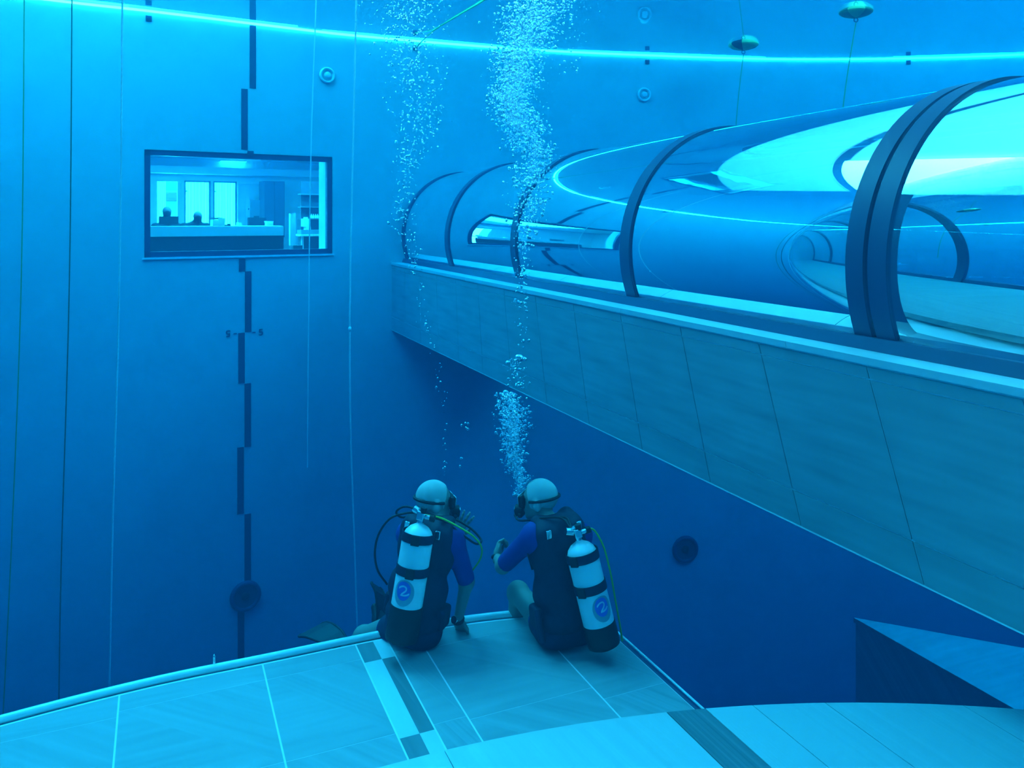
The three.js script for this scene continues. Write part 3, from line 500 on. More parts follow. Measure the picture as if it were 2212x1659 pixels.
function diver(J, o) {
  // J: joints; o: settings
  const root = thing('person', o.label, 'person', V(0, 0, 0), 'divers sitting on the platform');
  const up = J.neck.clone().sub(J.pelvis).normalize(), tf = frameOf(o.fwd, up), T = (c, x, y, z) => local(c, tf, x, y, z);
  const torso = [blob(T(J.chest, 0, 0.02, 0), tf, 0.165, 0.17, 0.115), blob(T(J.spine, 0, 0, 0.015), tf, 0.148, 0.15, 0.115), blob(T(J.pelvis, 0, 0.01, 0), tf, 0.165, 0.115, 0.125), bone(J.shL, J.shR, 0.062, 0.062), blob(T(J.chest, 0, 0.1, -0.01), tf, 0.14, 0.09, 0.085)];
  const torsoF = union(torso, 0.07);
  const limbs = [bone(J.neck, J.head, 0.06, 0.055), bone(J.shL, J.elL, 0.056, 0.043), bone(J.elL, J.wrL, 0.042, 0.028), bone(J.shR, J.elR, 0.056, 0.043), bone(J.elR, J.wrR, 0.042, 0.028), bone(J.hipL, J.knL, 0.088, 0.06), bone(J.knL, J.anL, 0.058, 0.038), bone(J.hipR, J.knR, 0.088, 0.06), bone(J.knR, J.anR, 0.058, 0.038), blob(J.knL, tf, 0.058, 0.062, 0.058), bone(J.anL, J.toL, 0.038, 0.03), bone(J.anR, J.toR, 0.038, 0.03)];
  const bodyF = union([torsoF, ...limbs], 0.035);
  const hfr = frameOf(o.look, V(0, 1, 0).addScaledVector(o.look, 0.1)), headF = headField(J.head, hfr);
  const hL = handField(J.wrL, o.handL.dir, o.handL.palm, o.handL.curl, o.handL.spread, o.handL.side), hR = handField(J.wrR, o.handR.dir, o.handR.palm, o.handR.curl, o.handR.spread, o.handR.side);
  const all = Object.values(J), g = [surfaceNet(bodyF, ...bounds(all, 0.2), 0.0125), surfaceNet((x, y, z) => smin(headF(x, y, z), bone(J.neck, J.head, 0.06, 0.055)(x, y, z), 0.03), ...bounds([J.head], 0.155), 0.004)];
  for (const h of [hL, hR]) g.push(surfaceNet(h.f, ...bounds(h.pts, 0.035), 0.0034));
  part(root, 'body', g, skin);
  // clothing: a shorty wetsuit, slightly outside the skin
  const cutArm = (a, b, r0, r1, t) => bone(a, a.clone().lerp(b, t), r0, r0 + (r1 - r0) * t);
  const suitF = union([(x, y, z) => torsoF(x, y, z) - 0.006, cutArm(J.shL, J.elL, 0.064, 0.053, o.sleeve[0]), cutArm(J.shR, J.elR, 0.064, 0.053, o.sleeve[1]), cutArm(J.hipL, J.knL, 0.096, 0.07, o.shorts[0]), cutArm(J.hipR, J.knR, 0.096, 0.07, o.shorts[1])], 0.035);
  part(root, 'shorts', surfaceNet((x, y, z) => smax(union([blob(T(J.pelvis, 0, 0.01, 0), tf, 0.176, 0.126, 0.136), cutArm(J.hipL, J.knL, 0.1, 0.075, o.shorts[0] - 0.04), cutArm(J.hipR, J.knR, 0.1, 0.075, o.shorts[1] - 0.04)], 0.04)(x, y, z), PLAT + 0.004 - y, 0.004), ...bounds([J.pelvis, J.knL, J.knR, J.hipL, J.hipR], 0.2), 0.0115), suitBlack, 'dark neoprene shorts');
  const neckCut = blob(local(J.neck, tf, 0, 0.07, 0.0), tf, 0.075, 0.06, 0.075);
  part(root, 'wetsuit', surfaceNet((x, y, z) => smax(suitF(x, y, z), -neckCut(x, y, z), 0.01), ...bounds([J.pelvis, J.spine, J.chest, J.shL, J.shR, J.elL, J.elR, J.knL, J.knR, J.hipL, J.hipR], 0.2), 0.0115), suitBlue, 'blue short wetsuit');
  // buoyancy vest: padded shell over back and sides with shoulder straps
  const vestCore = union([blob(T(J.chest, 0, 0.02, -0.015), tf, 0.185, 0.2, 0.14), bone(T(J.chest, -0.1, 0.14, -0.05), T(J.chest, 0.1, 0.14, -0.05), 0.062, 0.062), blob(T(J.spine, 0, -0.02, -0.01), tf, 0.185, 0.17, 0.14), blob(T(J.pelvis, 0, 0.07, -0.01), tf, 0.18, 0.1, 0.14)], 0.05);
  const straps = [-1, 1].map((k) => union([bone(T(J.chest, 0.085 * k, 0.15, -0.075), T(J.chest, 0.095 * k, 0.185, 0.02), 0.046, 0.044), bone(T(J.chest, 0.095 * k, 0.185, 0.02), T(J.chest, 0.1 * k, 0.05, 0.13), 0.034, 0.03)], 0.03));
  const armHoles = [bone(T(J.shL, -0.03, 0, 0), J.elL, 0.068, 0.06), bone(T(J.shR, 0.03, 0, 0), J.elR, 0.068, 0.06)];
  const vest = part(root, 'buoyancy_vest', surfaceNet((x, y, z) => { let d = vestCore(x, y, z); for (const s of straps) d = smin(d, s(x, y, z), 0.03); for (const h of armHoles) d = smax(d, -h(x, y, z), 0.02); return d + 0.0025 * Math.sin(x * 70) * Math.sin(y * 55); }, ...bounds([J.pelvis, J.chest, J.spine, J.shL, J.shR], 0.26), 0.0115), nylon, 'black padded buoyancy vest');
  for (const k of [-1, 1]) part(vest, 'strap_buckle', rbox(0.032, 0.05, 0.014, 0.004).applyMatrix4(new THREE.Matrix4().makeBasis(tf[0], tf[1], tf[2].clone().negate()).setPosition(T(J.chest, 0.1 * k, 0.165, -0.122))), M.chrome, 'small metal buckle');
  for (const k of [-1, 1]) part(vest, 'pocket', rbox(0.06, 0.13, 0.12, 0.022).applyMatrix4(new THREE.Matrix4().makeBasis(tf[0], tf[1], tf[2].clone().negate()).setPosition(T(J.pelvis, 0.168 * k, 0.1, 0.02))), nylon);
  // short grey hair: a cap over the back and top of the skull
  const capF = (x, y, z) => { const d = headF(x, y, z) - 0.007, px = x - J.head.x, py = y - J.head.y, pz = z - J.head.z, f = px * hfr[2].x + py * hfr[2].y + pz * hfr[2].z, u = px * hfr[1].x + py * hfr[1].y + pz * hfr[1].z; const cut = Math.max(f - 0.045 - 0.3 * Math.max(0, u), -u - 0.05 + 0.5 * Math.max(0, f)); return smax(d, cut, 0.012); };
  part(root, 'hair', surfaceNet(capF, ...bounds([J.head], 0.15), 0.0045), greyHair, 'short grey hair');
  // mask with strap
  const H = (x, y, z) => local(J.head, hfr, x, y, z), HM = (c) => new THREE.Matrix4().makeBasis(hfr[0], hfr[1], hfr[2].clone().negate()).setPosition(c);
  const mask = new THREE.Group(); mask.name = 'diving_mask'; root.add(mask);
  part(mask, 'mask_frame', [rbox(0.155, 0.075, 0.035, 0.014).applyMatrix4(HM(H(0, 0.006, 0.098))), rbox(0.05, 0.05, 0.05, 0.014).applyMatrix4(HM(H(0, -0.022, 0.105)))], rubber);
  for (const k of [-1, 1]) part(mask, 'lens', rbox(0.062, 0.055, 0.006, 0.003).applyMatrix4(HM(H(0.036 * k, 0.01, 0.117))), lens);
  const ring = []; for (let i = 0; i <= 28; i++) { const a = -2.05 + 4.1 * i / 28; ring.push(H(0.089 * Math.sin(a), 0.016 + 0.012 * Math.cos(a), -0.012 - 0.112 * Math.cos(a))); }
  const strapG = new THREE.TubeGeometry(new THREE.CatmullRomCurve3(ring), 40, 0.009, 8); part(mask, 'mask_strap', strapG, rubber);
  // second stage at the mouth
  const reg = new THREE.Group(); reg.name = 'regulator'; root.add(reg);
  part(reg, 'second_stage', [cyl(0.034, 0.036, 0.045, 24).rotateX(Math.PI / 2).applyMatrix4(HM(H(0, -0.068, 0.135))), rbox(0.085, 0.03, 0.03, 0.012).applyMatrix4(HM(H(0, -0.09, 0.125)))], rubber);
  part(reg, 'purge_cover', cyl(0.026, 0.022, 0.012, 24).rotateX(Math.PI / 2).applyMatrix4(HM(H(0, -0.068, 0.16))), M.chrome, 'metal purge cover');
  // fins
  for (const [an, to, tip, s] of [[J.anL, J.toL, o.finL, 0], [J.anR, J.toR, o.finR, 1]]) {
    const fin = new THREE.Group(); fin.name = 'fin'; root.add(fin);
    const d = tip.clone().sub(an).normalize(), side = d.clone().cross(o.finUp[s]).normalize(), nrm = side.clone().cross(d).normalize();
    part(fin, 'foot_pocket', surfaceNet(union([bone(an.clone().addScaledVector(d, -0.05), to, 0.05, 0.048), bone(to, to.clone().addScaledVector(d, 0.1), 0.048, 0.03)], 0.03), ...bounds([an, to], 0.2), 0.012), rubber);
    const A = [], Bq = [], L = to.distanceTo(tip), out = [[0.0, 0.05], [0.3, 0.085], [0.7, 0.105], [0.95, 0.11], [1, 0.08]];
    const bend = (t) => nrm.clone().multiplyScalar(0.06 * Math.sin(t * 2.2));
    for (const [t, w] of out) A.push(to.clone().addScaledVector(d, L * t).addScaledVector(side, w).add(bend(t)));
    for (const [t, w] of [...out].reverse()) A.push(to.clone().addScaledVector(d, L * t).addScaledVector(side, -w).add(bend(t)));
    const strips = []; for (let i = 0; i < out.length - 1; i++) { const q = [A[i], A[i + 1], A[A.length - 2 - i], A[A.length - 1 - i]]; strips.push(prism(q.map((p) => p.clone().addScaledVector(nrm, 0.004)), q.map((p) => p.clone().addScaledVector(nrm, -0.004)))); }
    part(fin, 'blade', strips, rubber);
    for (const k of [-1, 1]) part(fin, 'side_rib', tube(out.map(([t, w]) => to.clone().addScaledVector(d, L * t).addScaledVector(side, w * k).add(bend(t))), 0.009, 16, 7), rubber);
  }
  for (const [name, a, dir, wr] of [['wrist_computer', J.wrL, o.handL.dir, o.watch[0]], ['wrist_computer', J.wrR, o.handR.dir, o.watch[1]]]) {
    if (!wr) continue; const w = new THREE.Group(); w.name = name; root.add(w); const q = new THREE.Quaternion().setFromUnitVectors(V(0, 0, 1), dir.clone().normalize());
    part(w, 'strap', new THREE.TorusGeometry(0.031, 0.008, 8, 24).scale(1, 1, 1.5).applyQuaternion(q).translate(a.x, a.y, a.z), rubber);
    part(w, 'case', cyl(0.022, 0.022, 0.014, 20).translate(0, 0, 0).applyQuaternion(new THREE.Quaternion().setFromUnitVectors(V(0, 1, 0), wr.clone().normalize())).translate(a.x + wr.x * 0.036, a.y + wr.y * 0.036, a.z + wr.z * 0.036), M.chrome);
  }
  return { root, tf, T, H };
}

// emblem printed on the cylinders: a blue disc with a pale wave inside a grey ring
const emblemTex = (() => {
  const c = document.createElement('canvas'); c.width = c.height = 256; const x = c.getContext('2d');
  x.fillStyle = '#d9dfe2'; x.fillRect(0, 0, 256, 256);
  x.fillStyle = '#8fa6b4'; x.beginPath(); x.ellipse(128, 128, 126, 126, 0, 0, Math.PI * 2); x.fill();
  x.fillStyle = '#2a66c8'; x.beginPath(); x.ellipse(122, 108, 88, 92, 0, 0, Math.PI * 2); x.fill();
  x.strokeStyle = '#c6d6e6'; x.lineCap = 'round'; x.lineWidth = 17; x.beginPath(); x.moveTo(66, 88); x.bezierCurveTo(92, 58, 150, 52, 156, 84); x.bezierCurveTo(158, 112, 118, 122, 102, 150); x.bezierCurveTo(132, 152, 168, 148, 190, 128); x.stroke();
  const t = new THREE.CanvasTexture(c); t.colorSpace = THREE.SRGBColorSpace; return t;
})();
function cylinderTank(bottom, topP, face, o) {
  // a steel scuba cylinder from bottom to topP (base of the valve); face = direction the emblem looks
  const t = thing('scuba_cylinder', o.label, 'scuba tank', bottom, 'white scuba cylinders on the divers');
  const up = topP.clone().sub(bottom), len = up.length(); up.normalize();
  const z = face.clone().addScaledVector(up, -face.dot(up)).normalize(), x = up.clone().cross(z); t.quaternion.setFromRotationMatrix(new THREE.Matrix4().makeBasis(x, up, z));
  const r = 0.09, L = len, lath = (p, n = 48) => new THREE.LatheGeometry(p.map(([a, b]) => new THREE.Vector2(a, b)), n);
  part(t, 'cylinder_body', lath([[0.001, 0.0], [0.05, 0.004], [0.08, 0.02], [r, 0.05], [r, L - 0.1], [0.087, L - 0.075], [0.076, L - 0.05], [0.056, L - 0.028], [0.032, L - 0.014], [0.02, L - 0.008], [0.02, L]]), tankWhite);
  part(t, 'boot', lath([[0.001, -0.004], [0.06, -0.004], [0.092, 0.012], [0.0945, 0.04], [0.0945, o.boot], [0.0905, o.boot + 0.004]]), rubber, 'black rubber boot');
  for (const y of o.bands) {
    const b = part(t, 'cam_band', lath([[0.0905, y - 0.026], [0.096, y - 0.024], [0.096, y + 0.024], [0.0905, y + 0.026]]), nylon, 'black webbing band');
    part(b, 'buckle', rbox(0.05, 0.058, 0.014, 0.005).translate(0, 0, 0.1).rotateY(o.buckle).translate(0, y, 0), rubber);
  }
  // emblem bent round the cylinder
  { const g = new THREE.RingGeometry(0.0005, 1, 40, 12), p = g.attributes.position; for (let i = 0; i < p.count; i++) { const a = p.getX(i) * 0.062 / r + o.emblem[0], y = p.getY(i) * 0.072 + o.emblem[1]; p.setXYZ(i, Math.sin(a) * (r + 0.0012), y, Math.cos(a) * (r + 0.0012)); } g.computeVertexNormals(); part(t, 'emblem', g, S({ map: emblemTex, roughness: 0.4 }), 'round blue emblem with a pale wave'); }
  // valve, first stage
  const valve = part(t, 'valve', [cyl(0.016, 0.02, 0.05, 20).translate(0, L + 0.022, 0), cyl(0.013, 0.013, 0.07, 16).rotateZ(Math.PI / 2).translate(0.02, L + 0.036, 0)], M.chrome);
  part(valve, 'hand_wheel', new THREE.CylinderGeometry(0.02, 0.02, 0.026, 10).rotateZ(Math.PI / 2).translate(0.068, L + 0.036, 0), rubber);
  const fs = part(t, 'first_stage', [cyl(0.021, 0.021, 0.06, 20).rotateZ(1.2).translate(-0.03, L + 0.052, -0.018), cyl(0.026, 0.026, 0.03, 20).translate(-0.005, L + 0.055, -0.02), rbox(0.045, 0.05, 0.03, 0.006).translate(0, L + 0.04, 0.012)], M.chrome, 'chromed first stage');
  part(fs, 'dust_cap', cyl(0.02, 0.017, 0.03, 16).translate(0.012, L + 0.072, 0.012), rubber);
  return { t, W: (a, b, c) => bottom.clone().addScaledVector(x, a).addScaledVector(up, b).addScaledVector(z, c), L };
}
const hose = (tank, pts, r, m, label) => { tank.t.updateMatrixWorld(true); const inv = tank.t.matrixWorld.clone().invert(), g = tube(pts, r, 64, 9).applyMatrix4(inv); return part(tank.t, 'hose', g, m, label); };

// left diver: back to the viewer, head turned right, right hand propped on the rim, left hand raised
{
  const J = { pelvis: at(893, 1352, 4.80), spine: at(906, 1262, 4.80), chest: at(924, 1188, 4.83), neck: at(938, 1130, 4.87), head: at(938, 1083, 4.92), shL: at(882, 1152, 4.92), shR: at(978, 1162, 4.80), elL: at(905, 1232, 5.14), wrL: at(984, 1158, 5.14), elR: at(1008, 1256, 4.86), wrR: at(990, 1338, 4.90), hipL: at(864, 1355, 4.86), hipR: at(915, 1368, 4.78), knL: at(786, 1376, 5.14), anL: at(752, 1396, 5.50), toL: at(738, 1392, 5.62), knR: at(850, 1404, 5.22), anR: at(826, 1366, 5.52), toR: at(820, 1342, 5.62) };
  diver(J, { label: 'left diver in blue wetsuit looking right, one hand raised, seen from behind', fwd: V(0.34, 0.0, -0.94), look: V(0.93, -0.06, -0.36), sleeve: [0.8, 0.92], shorts: [0.24, 0.4], watch: [null, V(-0.6, 0.3, 0.75)],
    handL: { dir: V(0.42, 0.88, 0), palm: V(0.1, 0, -1), curl: 0.06, spread: 0.2, side: -1 }, handR: { dir: V(0.15, -0.75, -0.35), palm: V(-0.3, -0.4, 0.8), curl: 0.3, spread: 0.08, side: -1 },
    finL: at(668, 1372, 5.95), finR: at(796, 1268, 5.72), finUp: [V(0, 1, 0.2), V(0.9, 0.2, 0.1)] });
  const tk = cylinderTank(at(866, 1384, 4.60), at(908, 1128, 4.66), V(-0.25, 0.1, 1), { label: 'white scuba cylinder on the back of the left diver', boot: 0.2, bands: [0.40, 0.585], buckle: 0.2, emblem: [-0.02, 0.29] });
  const v = tk.W(-0.02, tk.L + 0.05, 0);
  hose(tk, [v, at(888, 1096, 4.72), at(868, 1096, 4.78), at(856, 1107, 4.82), at(866, 1117, 4.84), at(896, 1114, 4.86), at(945, 1112, 4.96), at(978, 1116, 5.03)], 0.0065, rubber, 'black hose to the mouthpiece');
  hose(tk, [v, at(880, 1108, 4.72), at(846, 1118, 4.72), at(820, 1150, 4.74), at(810, 1190, 4.78), at(816, 1232, 4.84), at(836, 1262, 4.9)], 0.0065, rubber, 'long black hose curving down the left side');
  hose(tk, [tk.W(0.02, tk.L + 0.045, 0), at(952, 1119, 4.72), at(990, 1138, 4.74), at(1024, 1160, 4.78), at(1040, 1182, 4.82), at(1038, 1206, 4.86), at(1018, 1236, 4.9)], 0.0055, limeHose, 'yellow-green hose');
  hose(tk, [tk.W(0.03, tk.L + 0.04, 0), at(960, 1126, 4.74), at(1000, 1156, 4.78), at(1030, 1175, 4.84), at(1040, 1168, 4.9), at(1020, 1144, 4.96), at(992, 1126, 5.0), at(980, 1120, 5.03)], 0.0065, rubber, 'black hose looping over the right shoulder');
}
// right diver: back to the viewer, head turned left, left arm bent forward, left knee raised over the rim
{
  const J = { pelvis: at(1222, 1352, 4.78), spine: at(1212, 1262, 4.80), chest: at(1203, 1188, 4.84), neck: at(1178, 1128, 4.88), head: at(1166, 1080, 4.93), shL: at(1152, 1156, 4.78), shR: at(1254, 1156, 4.92), elL: at(1086, 1222, 4.94), wrL: at(1074, 1204, 5.13), elR: at(1250, 1235, 5.12), wrR: at(1195, 1275, 5.2), hipL: at(1190, 1360, 4.75), hipR: at(1248, 1362, 4.84), knL: at(1119, 1280, 5.08), anL: at(1108, 1400, 5.27), toL: at(1100, 1425, 5.40), knR: at(1190, 1310, 5.26), anR: at(1178, 1440, 5.36), toR: at(1170, 1462, 5.48) };
  const d = diver(J, { label: 'right diver in blue wetsuit looking left, arm bent and knee raised over the rim', fwd: V(-0.42, 0.0, -0.9), look: V(-0.93, -0.08, -0.36), sleeve: [0.88, 0.85], shorts: [0.22, 0.5], watch: [V(0.85, 0.2, 0.5), null],
    handL: { dir: V(0.12, 0.75, -0.55), palm: V(0.9, 0.1, -0.3), curl: 0.75, spread: 0.04, side: 1 }, handR: { dir: V(-0.7, -0.3, 0.2), palm: V(0, -1, 0), curl: 0.4, spread: 0.06, side: 1 },
    finL: at(1070, 1480, 5.9), finR: at(1150, 1520, 5.9), finUp: [V(0, 1, 0.3), V(0, 1, 0.3)] });
  part(d.root, 'weight_pocket', tube([at(1160, 1318, 4.66), at(1164, 1345, 4.63), at(1168, 1370, 4.61), at(1172, 1388, 4.60)], 0.02, 16, 8), nylon, 'dark strap end hanging on the platform');
  const tk = cylinderTank(at(1306, 1396, 4.60), at(1250, 1166, 4.64), V(0.3, 0.1, 1), { label: 'white scuba cylinder on the back of the right diver', boot: 0.135, bands: [0.345, 0.52], buckle: -0.9, emblem: [0.18, 0.235] });
  const v = tk.W(-0.02, tk.L + 0.05, 0);
  hose(tk, [tk.W(0.03, tk.L + 0.03, 0), at(1278, 1142, 4.66), at(1300, 1172, 4.66), at(1316, 1225, 4.66), at(1330, 1300, 4.68), at(1340, 1355, 4.7), at(1344, 1384, 4.74)], 0.0055, limeHose, 'yellow-green hose hanging past the cylinder');
  hose(tk, [v, at(1214, 1120, 4.74), at(1180, 1118, 4.76), at(1140, 1124, 4.86), at(1118, 1122, 5.0), at(1112, 1112, 5.04)], 0.0065, rubber, 'black hose to the mouthpiece');
  hose(tk, [v, at(1222, 1118, 4.76), at(1190, 1122, 4.78), at(1150, 1150, 4.74), at(1140, 1185, 4.76), at(1150, 1230, 4.8)], 0.0065, rubber, 'black inflator hose');
}

// ---------------------------------------------------------------- the room behind the observation window
const OC = [(W0[0] + W1[0]) / 2, (W0[1] + W1[1]) / 2], OYAW = Math.atan2(W1[1] - W0[1], W1[0] - W0[0]);
const OE = [Math.cos(OYAW), Math.sin(OYAW)], ON = [-Math.sin(OYAW), Math.cos(OYAW)];       // along the window, and into the room (x, forward)
const inRoom = (g) => g.rotateY(OYAW).translate(OC[0], 0, -OC[1]);                          // from room axes (x along the window, y, -z into the room)
const ob = (w, h, dp, x, y, d) => inRoom(box(w, h, dp, x, y, -d)), orb = (w, h, dp, r, x, y, d) => inRoom(rbox(w, h, dp, r, x, y, -d));
const OP = (x, y, d) => V(OC[0] + OE[0] * x + ON[0] * d, y, -(OC[1] + OE[1] * x + ON[1] * d));
// room coordinates of what stands in line with a point of the window, at depth d
function rp(zx, zy, d) { const u = 280 + zx / 4.706, v = 300 + zy / 4.706, k = (u - 1106) / FOCAL, s = (d + ON[0] * OC[0] + ON[1] * OC[1]) / (ON[0] * k + ON[1]), x = OE[0] * (k * s - OC[0]) + OE[1] * (s - OC[1]); return [x, CAM_Y + (476 - v) / FOCAL * s]; }
const rect = (x0, y0, x1, y1, d, dp) => { const a = rp(x0, y1, d), b = rp(x1, y0, d); return ob(b[0] - a[0], b[1] - a[1], dp, (a[0] + b[0]) / 2, (a[1] + b[1]) / 2, d + dp / 2); };
const O = {
  wall: S({ color: lin(0.78, 0.79, 0.79), roughness: 0.85 }), ceil: S({ color: lin(0.72, 0.73, 0.73), roughness: 0.85 }), dark: S({ color: lin(0.10, 0.11, 0.14), roughness: 0.6 }), mid: S({ color: lin(0.2, 0.22, 0.25), roughness: 0.6 }),
  white: S({ color: lin(0.86, 0.87, 0.87), roughness: 0.5 }), nearBlack: S({ color: lin(0.02, 0.025, 0.035), roughness: 0.9 }), curtain: PH({ color: lin(0.9, 0.9, 0.9), transmission: 0.55, thickness: 0, roughness: 0.95 }),
  glass: PH({ color: lin(1, 1, 1), transmission: 1, thickness: 0, roughness: 0.0, ior: 1.12 }), tile: S({ color: lin(0.45, 0.2, 0.13), roughness: 0.8 }),
};
const WH = WIN_Y1 - WIN_Y0, WW = Math.hypot(W1[0] - W0[0], W1[1] - W0[1]), WM = (WIN_Y0 + WIN_Y1) / 2;
{ // frame, pane and sill of the observation window
  const w = thing('window_1', 'wide observation window with a dark frame looking into an office', 'window', V(0, 0, 0), null, 'structure');
  part(w, 'frame', [ob(WW, 0.085, 0.1, 0, WIN_Y1 - 0.0425, 0.06), ob(WW, 0.085, 0.1, 0, WIN_Y0 + 0.0425, 0.06), ob(0.085, WH, 0.1, -WW / 2 + 0.0425, WM, 0.06), ob(0.085, WH, 0.1, WW / 2 - 0.0425, WM, 0.06)], M.frame, 'dark window frame');
  part(w, 'pane', ob(WW - 0.16, WH - 0.16, 0.004, 0, WM, 0.075), O.glass);
  part(w, 'sill', ob(WW + 0.06, 0.028, 0.03, 0, WIN_Y0 - 0.016, -0.012), M.white, 'pale sill below the frame');
  part(w, 'reveal', [ob(0.05, WH, 0.6, WW / 2 + 0.02, WM, 0.42), ob(0.05, WH, 0.6, -WW / 2 - 0.02, WM, 0.42), ob(WW, 0.05, 0.6, 0, WIN_Y0 - 0.02, 0.42), ob(WW, 0.05, 0.6, 0, WIN_Y1 + 0.02, 0.42)], O.white);
}
const FY = -4.95, CY = -1.72, DB = 7.0;                                                      // floor, ceiling, depth of the back wall
{
  top('floor', ob(9.0, 0.1, 9.2, 0.9, FY - 0.05, 4.9), O.mid, 'grey floor of the office behind the window', 'floor', null, 'structure');
  top('ceiling', ob(9.0, 0.1, 9.2, 0.9, CY + 0.05, 4.9), O.ceil, 'pale ceiling of the office behind the window', 'ceiling', null, 'structure');
  top('wall_left', ob(0.1, CY - FY, 6.7, -3.4, (CY + FY) / 2, 3.75), O.wall, 'left side wall of the office', 'wall', null, 'structure');
  top('wall_right', ob(0.1, CY - FY, 6.7, 5.2, (CY + FY) / 2, 3.75), O.wall, 'right side wall of the office', 'wall', null, 'structure');
  // back wall with three tall openings
  const [xa, yt] = rp(263, 415, DB), [xb] = rp(525, 415, DB), [xc] = rp(556, 428, DB), [xd] = rp(825, 428, DB), [xe] = rp(851, 435, DB), [xf] = rp(1092, 445, DB);
  const h = CY - FY, seg = (x0, x1, y0, y1) => ob(x1 - x0, y1 - y0, 0.15, (x0 + x1) / 2, (y0 + y1) / 2, DB + 0.075);
  top('wall_far', [seg(-3.4, xa, FY, CY), seg(xb, xc, FY, CY), seg(xd, xe, FY, CY), seg(xf, 5.2, FY, CY), seg(xa, xf, yt, CY), seg(xa, xf, FY, FY + 0.35)], O.wall, 'far wall of the office with three tall windows', 'wall', null, 'structure');
  top('trim_2', [ob(5.4, 0.16, 0.5, 1.2, yt + 0.22, DB - 0.25)], O.ceil, 'pale soffit above the tall office windows', 'soffit', null, 'structure');
  const labels = ['left tall office window showing a tiled roof outside', 'middle tall office window with a bright curtain', 'right tall office window with a bright curtain'];
  [[xa, xb], [xc, xd], [xe, xf]].forEach(([x0, x1], i) => {
    const w = thing('window_' + (i + 2), labels[i], 'window', V(0, 0, 0), null, 'structure'), y0 = FY + 0.35;
    part(w, 'frame', [ob(0.035, yt - y0, 0.06, x0 + 0.017, (yt + y0) / 2, DB + 0.05), ob(0.035, yt - y0, 0.06, x1 - 0.017, (yt + y0) / 2, DB + 0.05), ob(x1 - x0, 0.035, 0.06, (x0 + x1) / 2, yt - 0.017, DB + 0.05), ...(i === 0 ? [ob(0.05, yt - y0, 0.06, x0 + (x1 - x0) * 0.9, (yt + y0) / 2, DB + 0.05)] : [ob(0.06, 0.03, 0.05, x0 + 0.03, yt - 0.25, DB), ob(0.06, 0.03, 0.05, x0 + 0.03, yt - 1.75, DB)])], i ? O.mid : O.wall);
    part(w, 'pane', ob(x1 - x0 - 0.06, yt - y0 - 0.06, 0.004, (x0 + x1) / 2, (yt + y0) / 2, DB + 0.05), O.glass);
    // curtain of soft folds behind the glass; beside the first window it is drawn half open
    const cw0 = x0 - 0.02, cw1 = i ? x1 + 0.02 : x0 + (x1 - x0) * 0.44, n = 60, pos = [], idx = [];
    for (let k = 0; k <= n; k++) { const x = cw0 + (cw1 - cw0) * k / n, d = DB + 0.2 + 0.03 * Math.sin(k * 0.9) + 0.015 * Math.sin(k * 2.3 + i); for (const y of [y0, yt + 0.05]) { const p = OP(x, y, d); pos.push(p.x, p.y, p.z); } }
    for (let k = 0; k < n; k++) idx.push(2 * k, 2 * k + 2, 2 * k + 1, 2 * k + 1, 2 * k + 2, 2 * k + 3);
    const g = new THREE.BufferGeometry(); g.setAttribute('position', new THREE.Float32BufferAttribute(pos, 3)); g.setIndex(idx); g.computeVertexNormals();
    top('curtain', g, O.curtain, ['pale curtain drawn half across the left office window', 'pale curtain across the middle office window', 'pale curtain across the right office window'][i], 'curtain', 'office curtains');
  });
  // daylight outside: it falls through the curtains into the room and on the house opposite
  const dl = OP((xa + xf) / 2, -3.0, DB + 1.3), to = OP((xa + xf) / 2, -3.1, 0), back = OP(0.0, -3.0, DB + 5);
  areaLight('daylight', 3.6, 2.4, dl.toArray(), to.toArray(), 110, [1, 1, 1]);
  const dl2 = OP(xa + 0.3, -1.0, DB + 1.45);
  areaLight('daylight', 2.2, 1.2, dl2.toArray(), OP(xa - 0.1, -3.0, DB + 3.2).toArray(), 150, [1, 1, 1]);
  // house opposite: wall and tiled eaves
  const hs = thing('house', 'white house with a tiled roof seen through the left office window', 'house'), hd = DB + 3.2;
  const q = (zx, zy) => rp(zx, zy, hd), [hx0] = q(150, 400), [hx1] = q(620, 400), [, hy0] = q(400, 1000), [, hy1] = q(400, 380);
  part(hs, 'house_wall', ob(hx1 - hx0, hy1 - hy0, 0.2, (hx0 + hx1) / 2, (hy0 + hy1) / 2, hd + 0.4), O.white);
  const [rx0, ry0] = q(365, 628), [rx1, ry1] = q(500, 545), rows = 6;
  for (let k = 0; k < rows; k++) part(hs, 'roof_tile_row', inRoom(new THREE.CylinderGeometry(0.028, 0.028, rx1 - rx0, 8).rotateZ(Math.PI / 2).translate((rx0 + rx1) / 2, ry0 + (ry1 - ry0) * (k + 0.5) / rows, -(hd + 0.1 + 0.04 * k))), O.tile, 'row of clay roof tiles');
  const [gx0, gy0] = q(378, 515), [gx1, gy1] = q(498, 432); part(hs, 'shutter', ob(gx1 - gx0, gy1 - gy0, 0.05, (gx0 + gx1) / 2, (gy0 + gy1) / 2, hd + 0.25), S({ color: lin(0.25, 0.4, 0.42), roughness: 0.7 }));
}
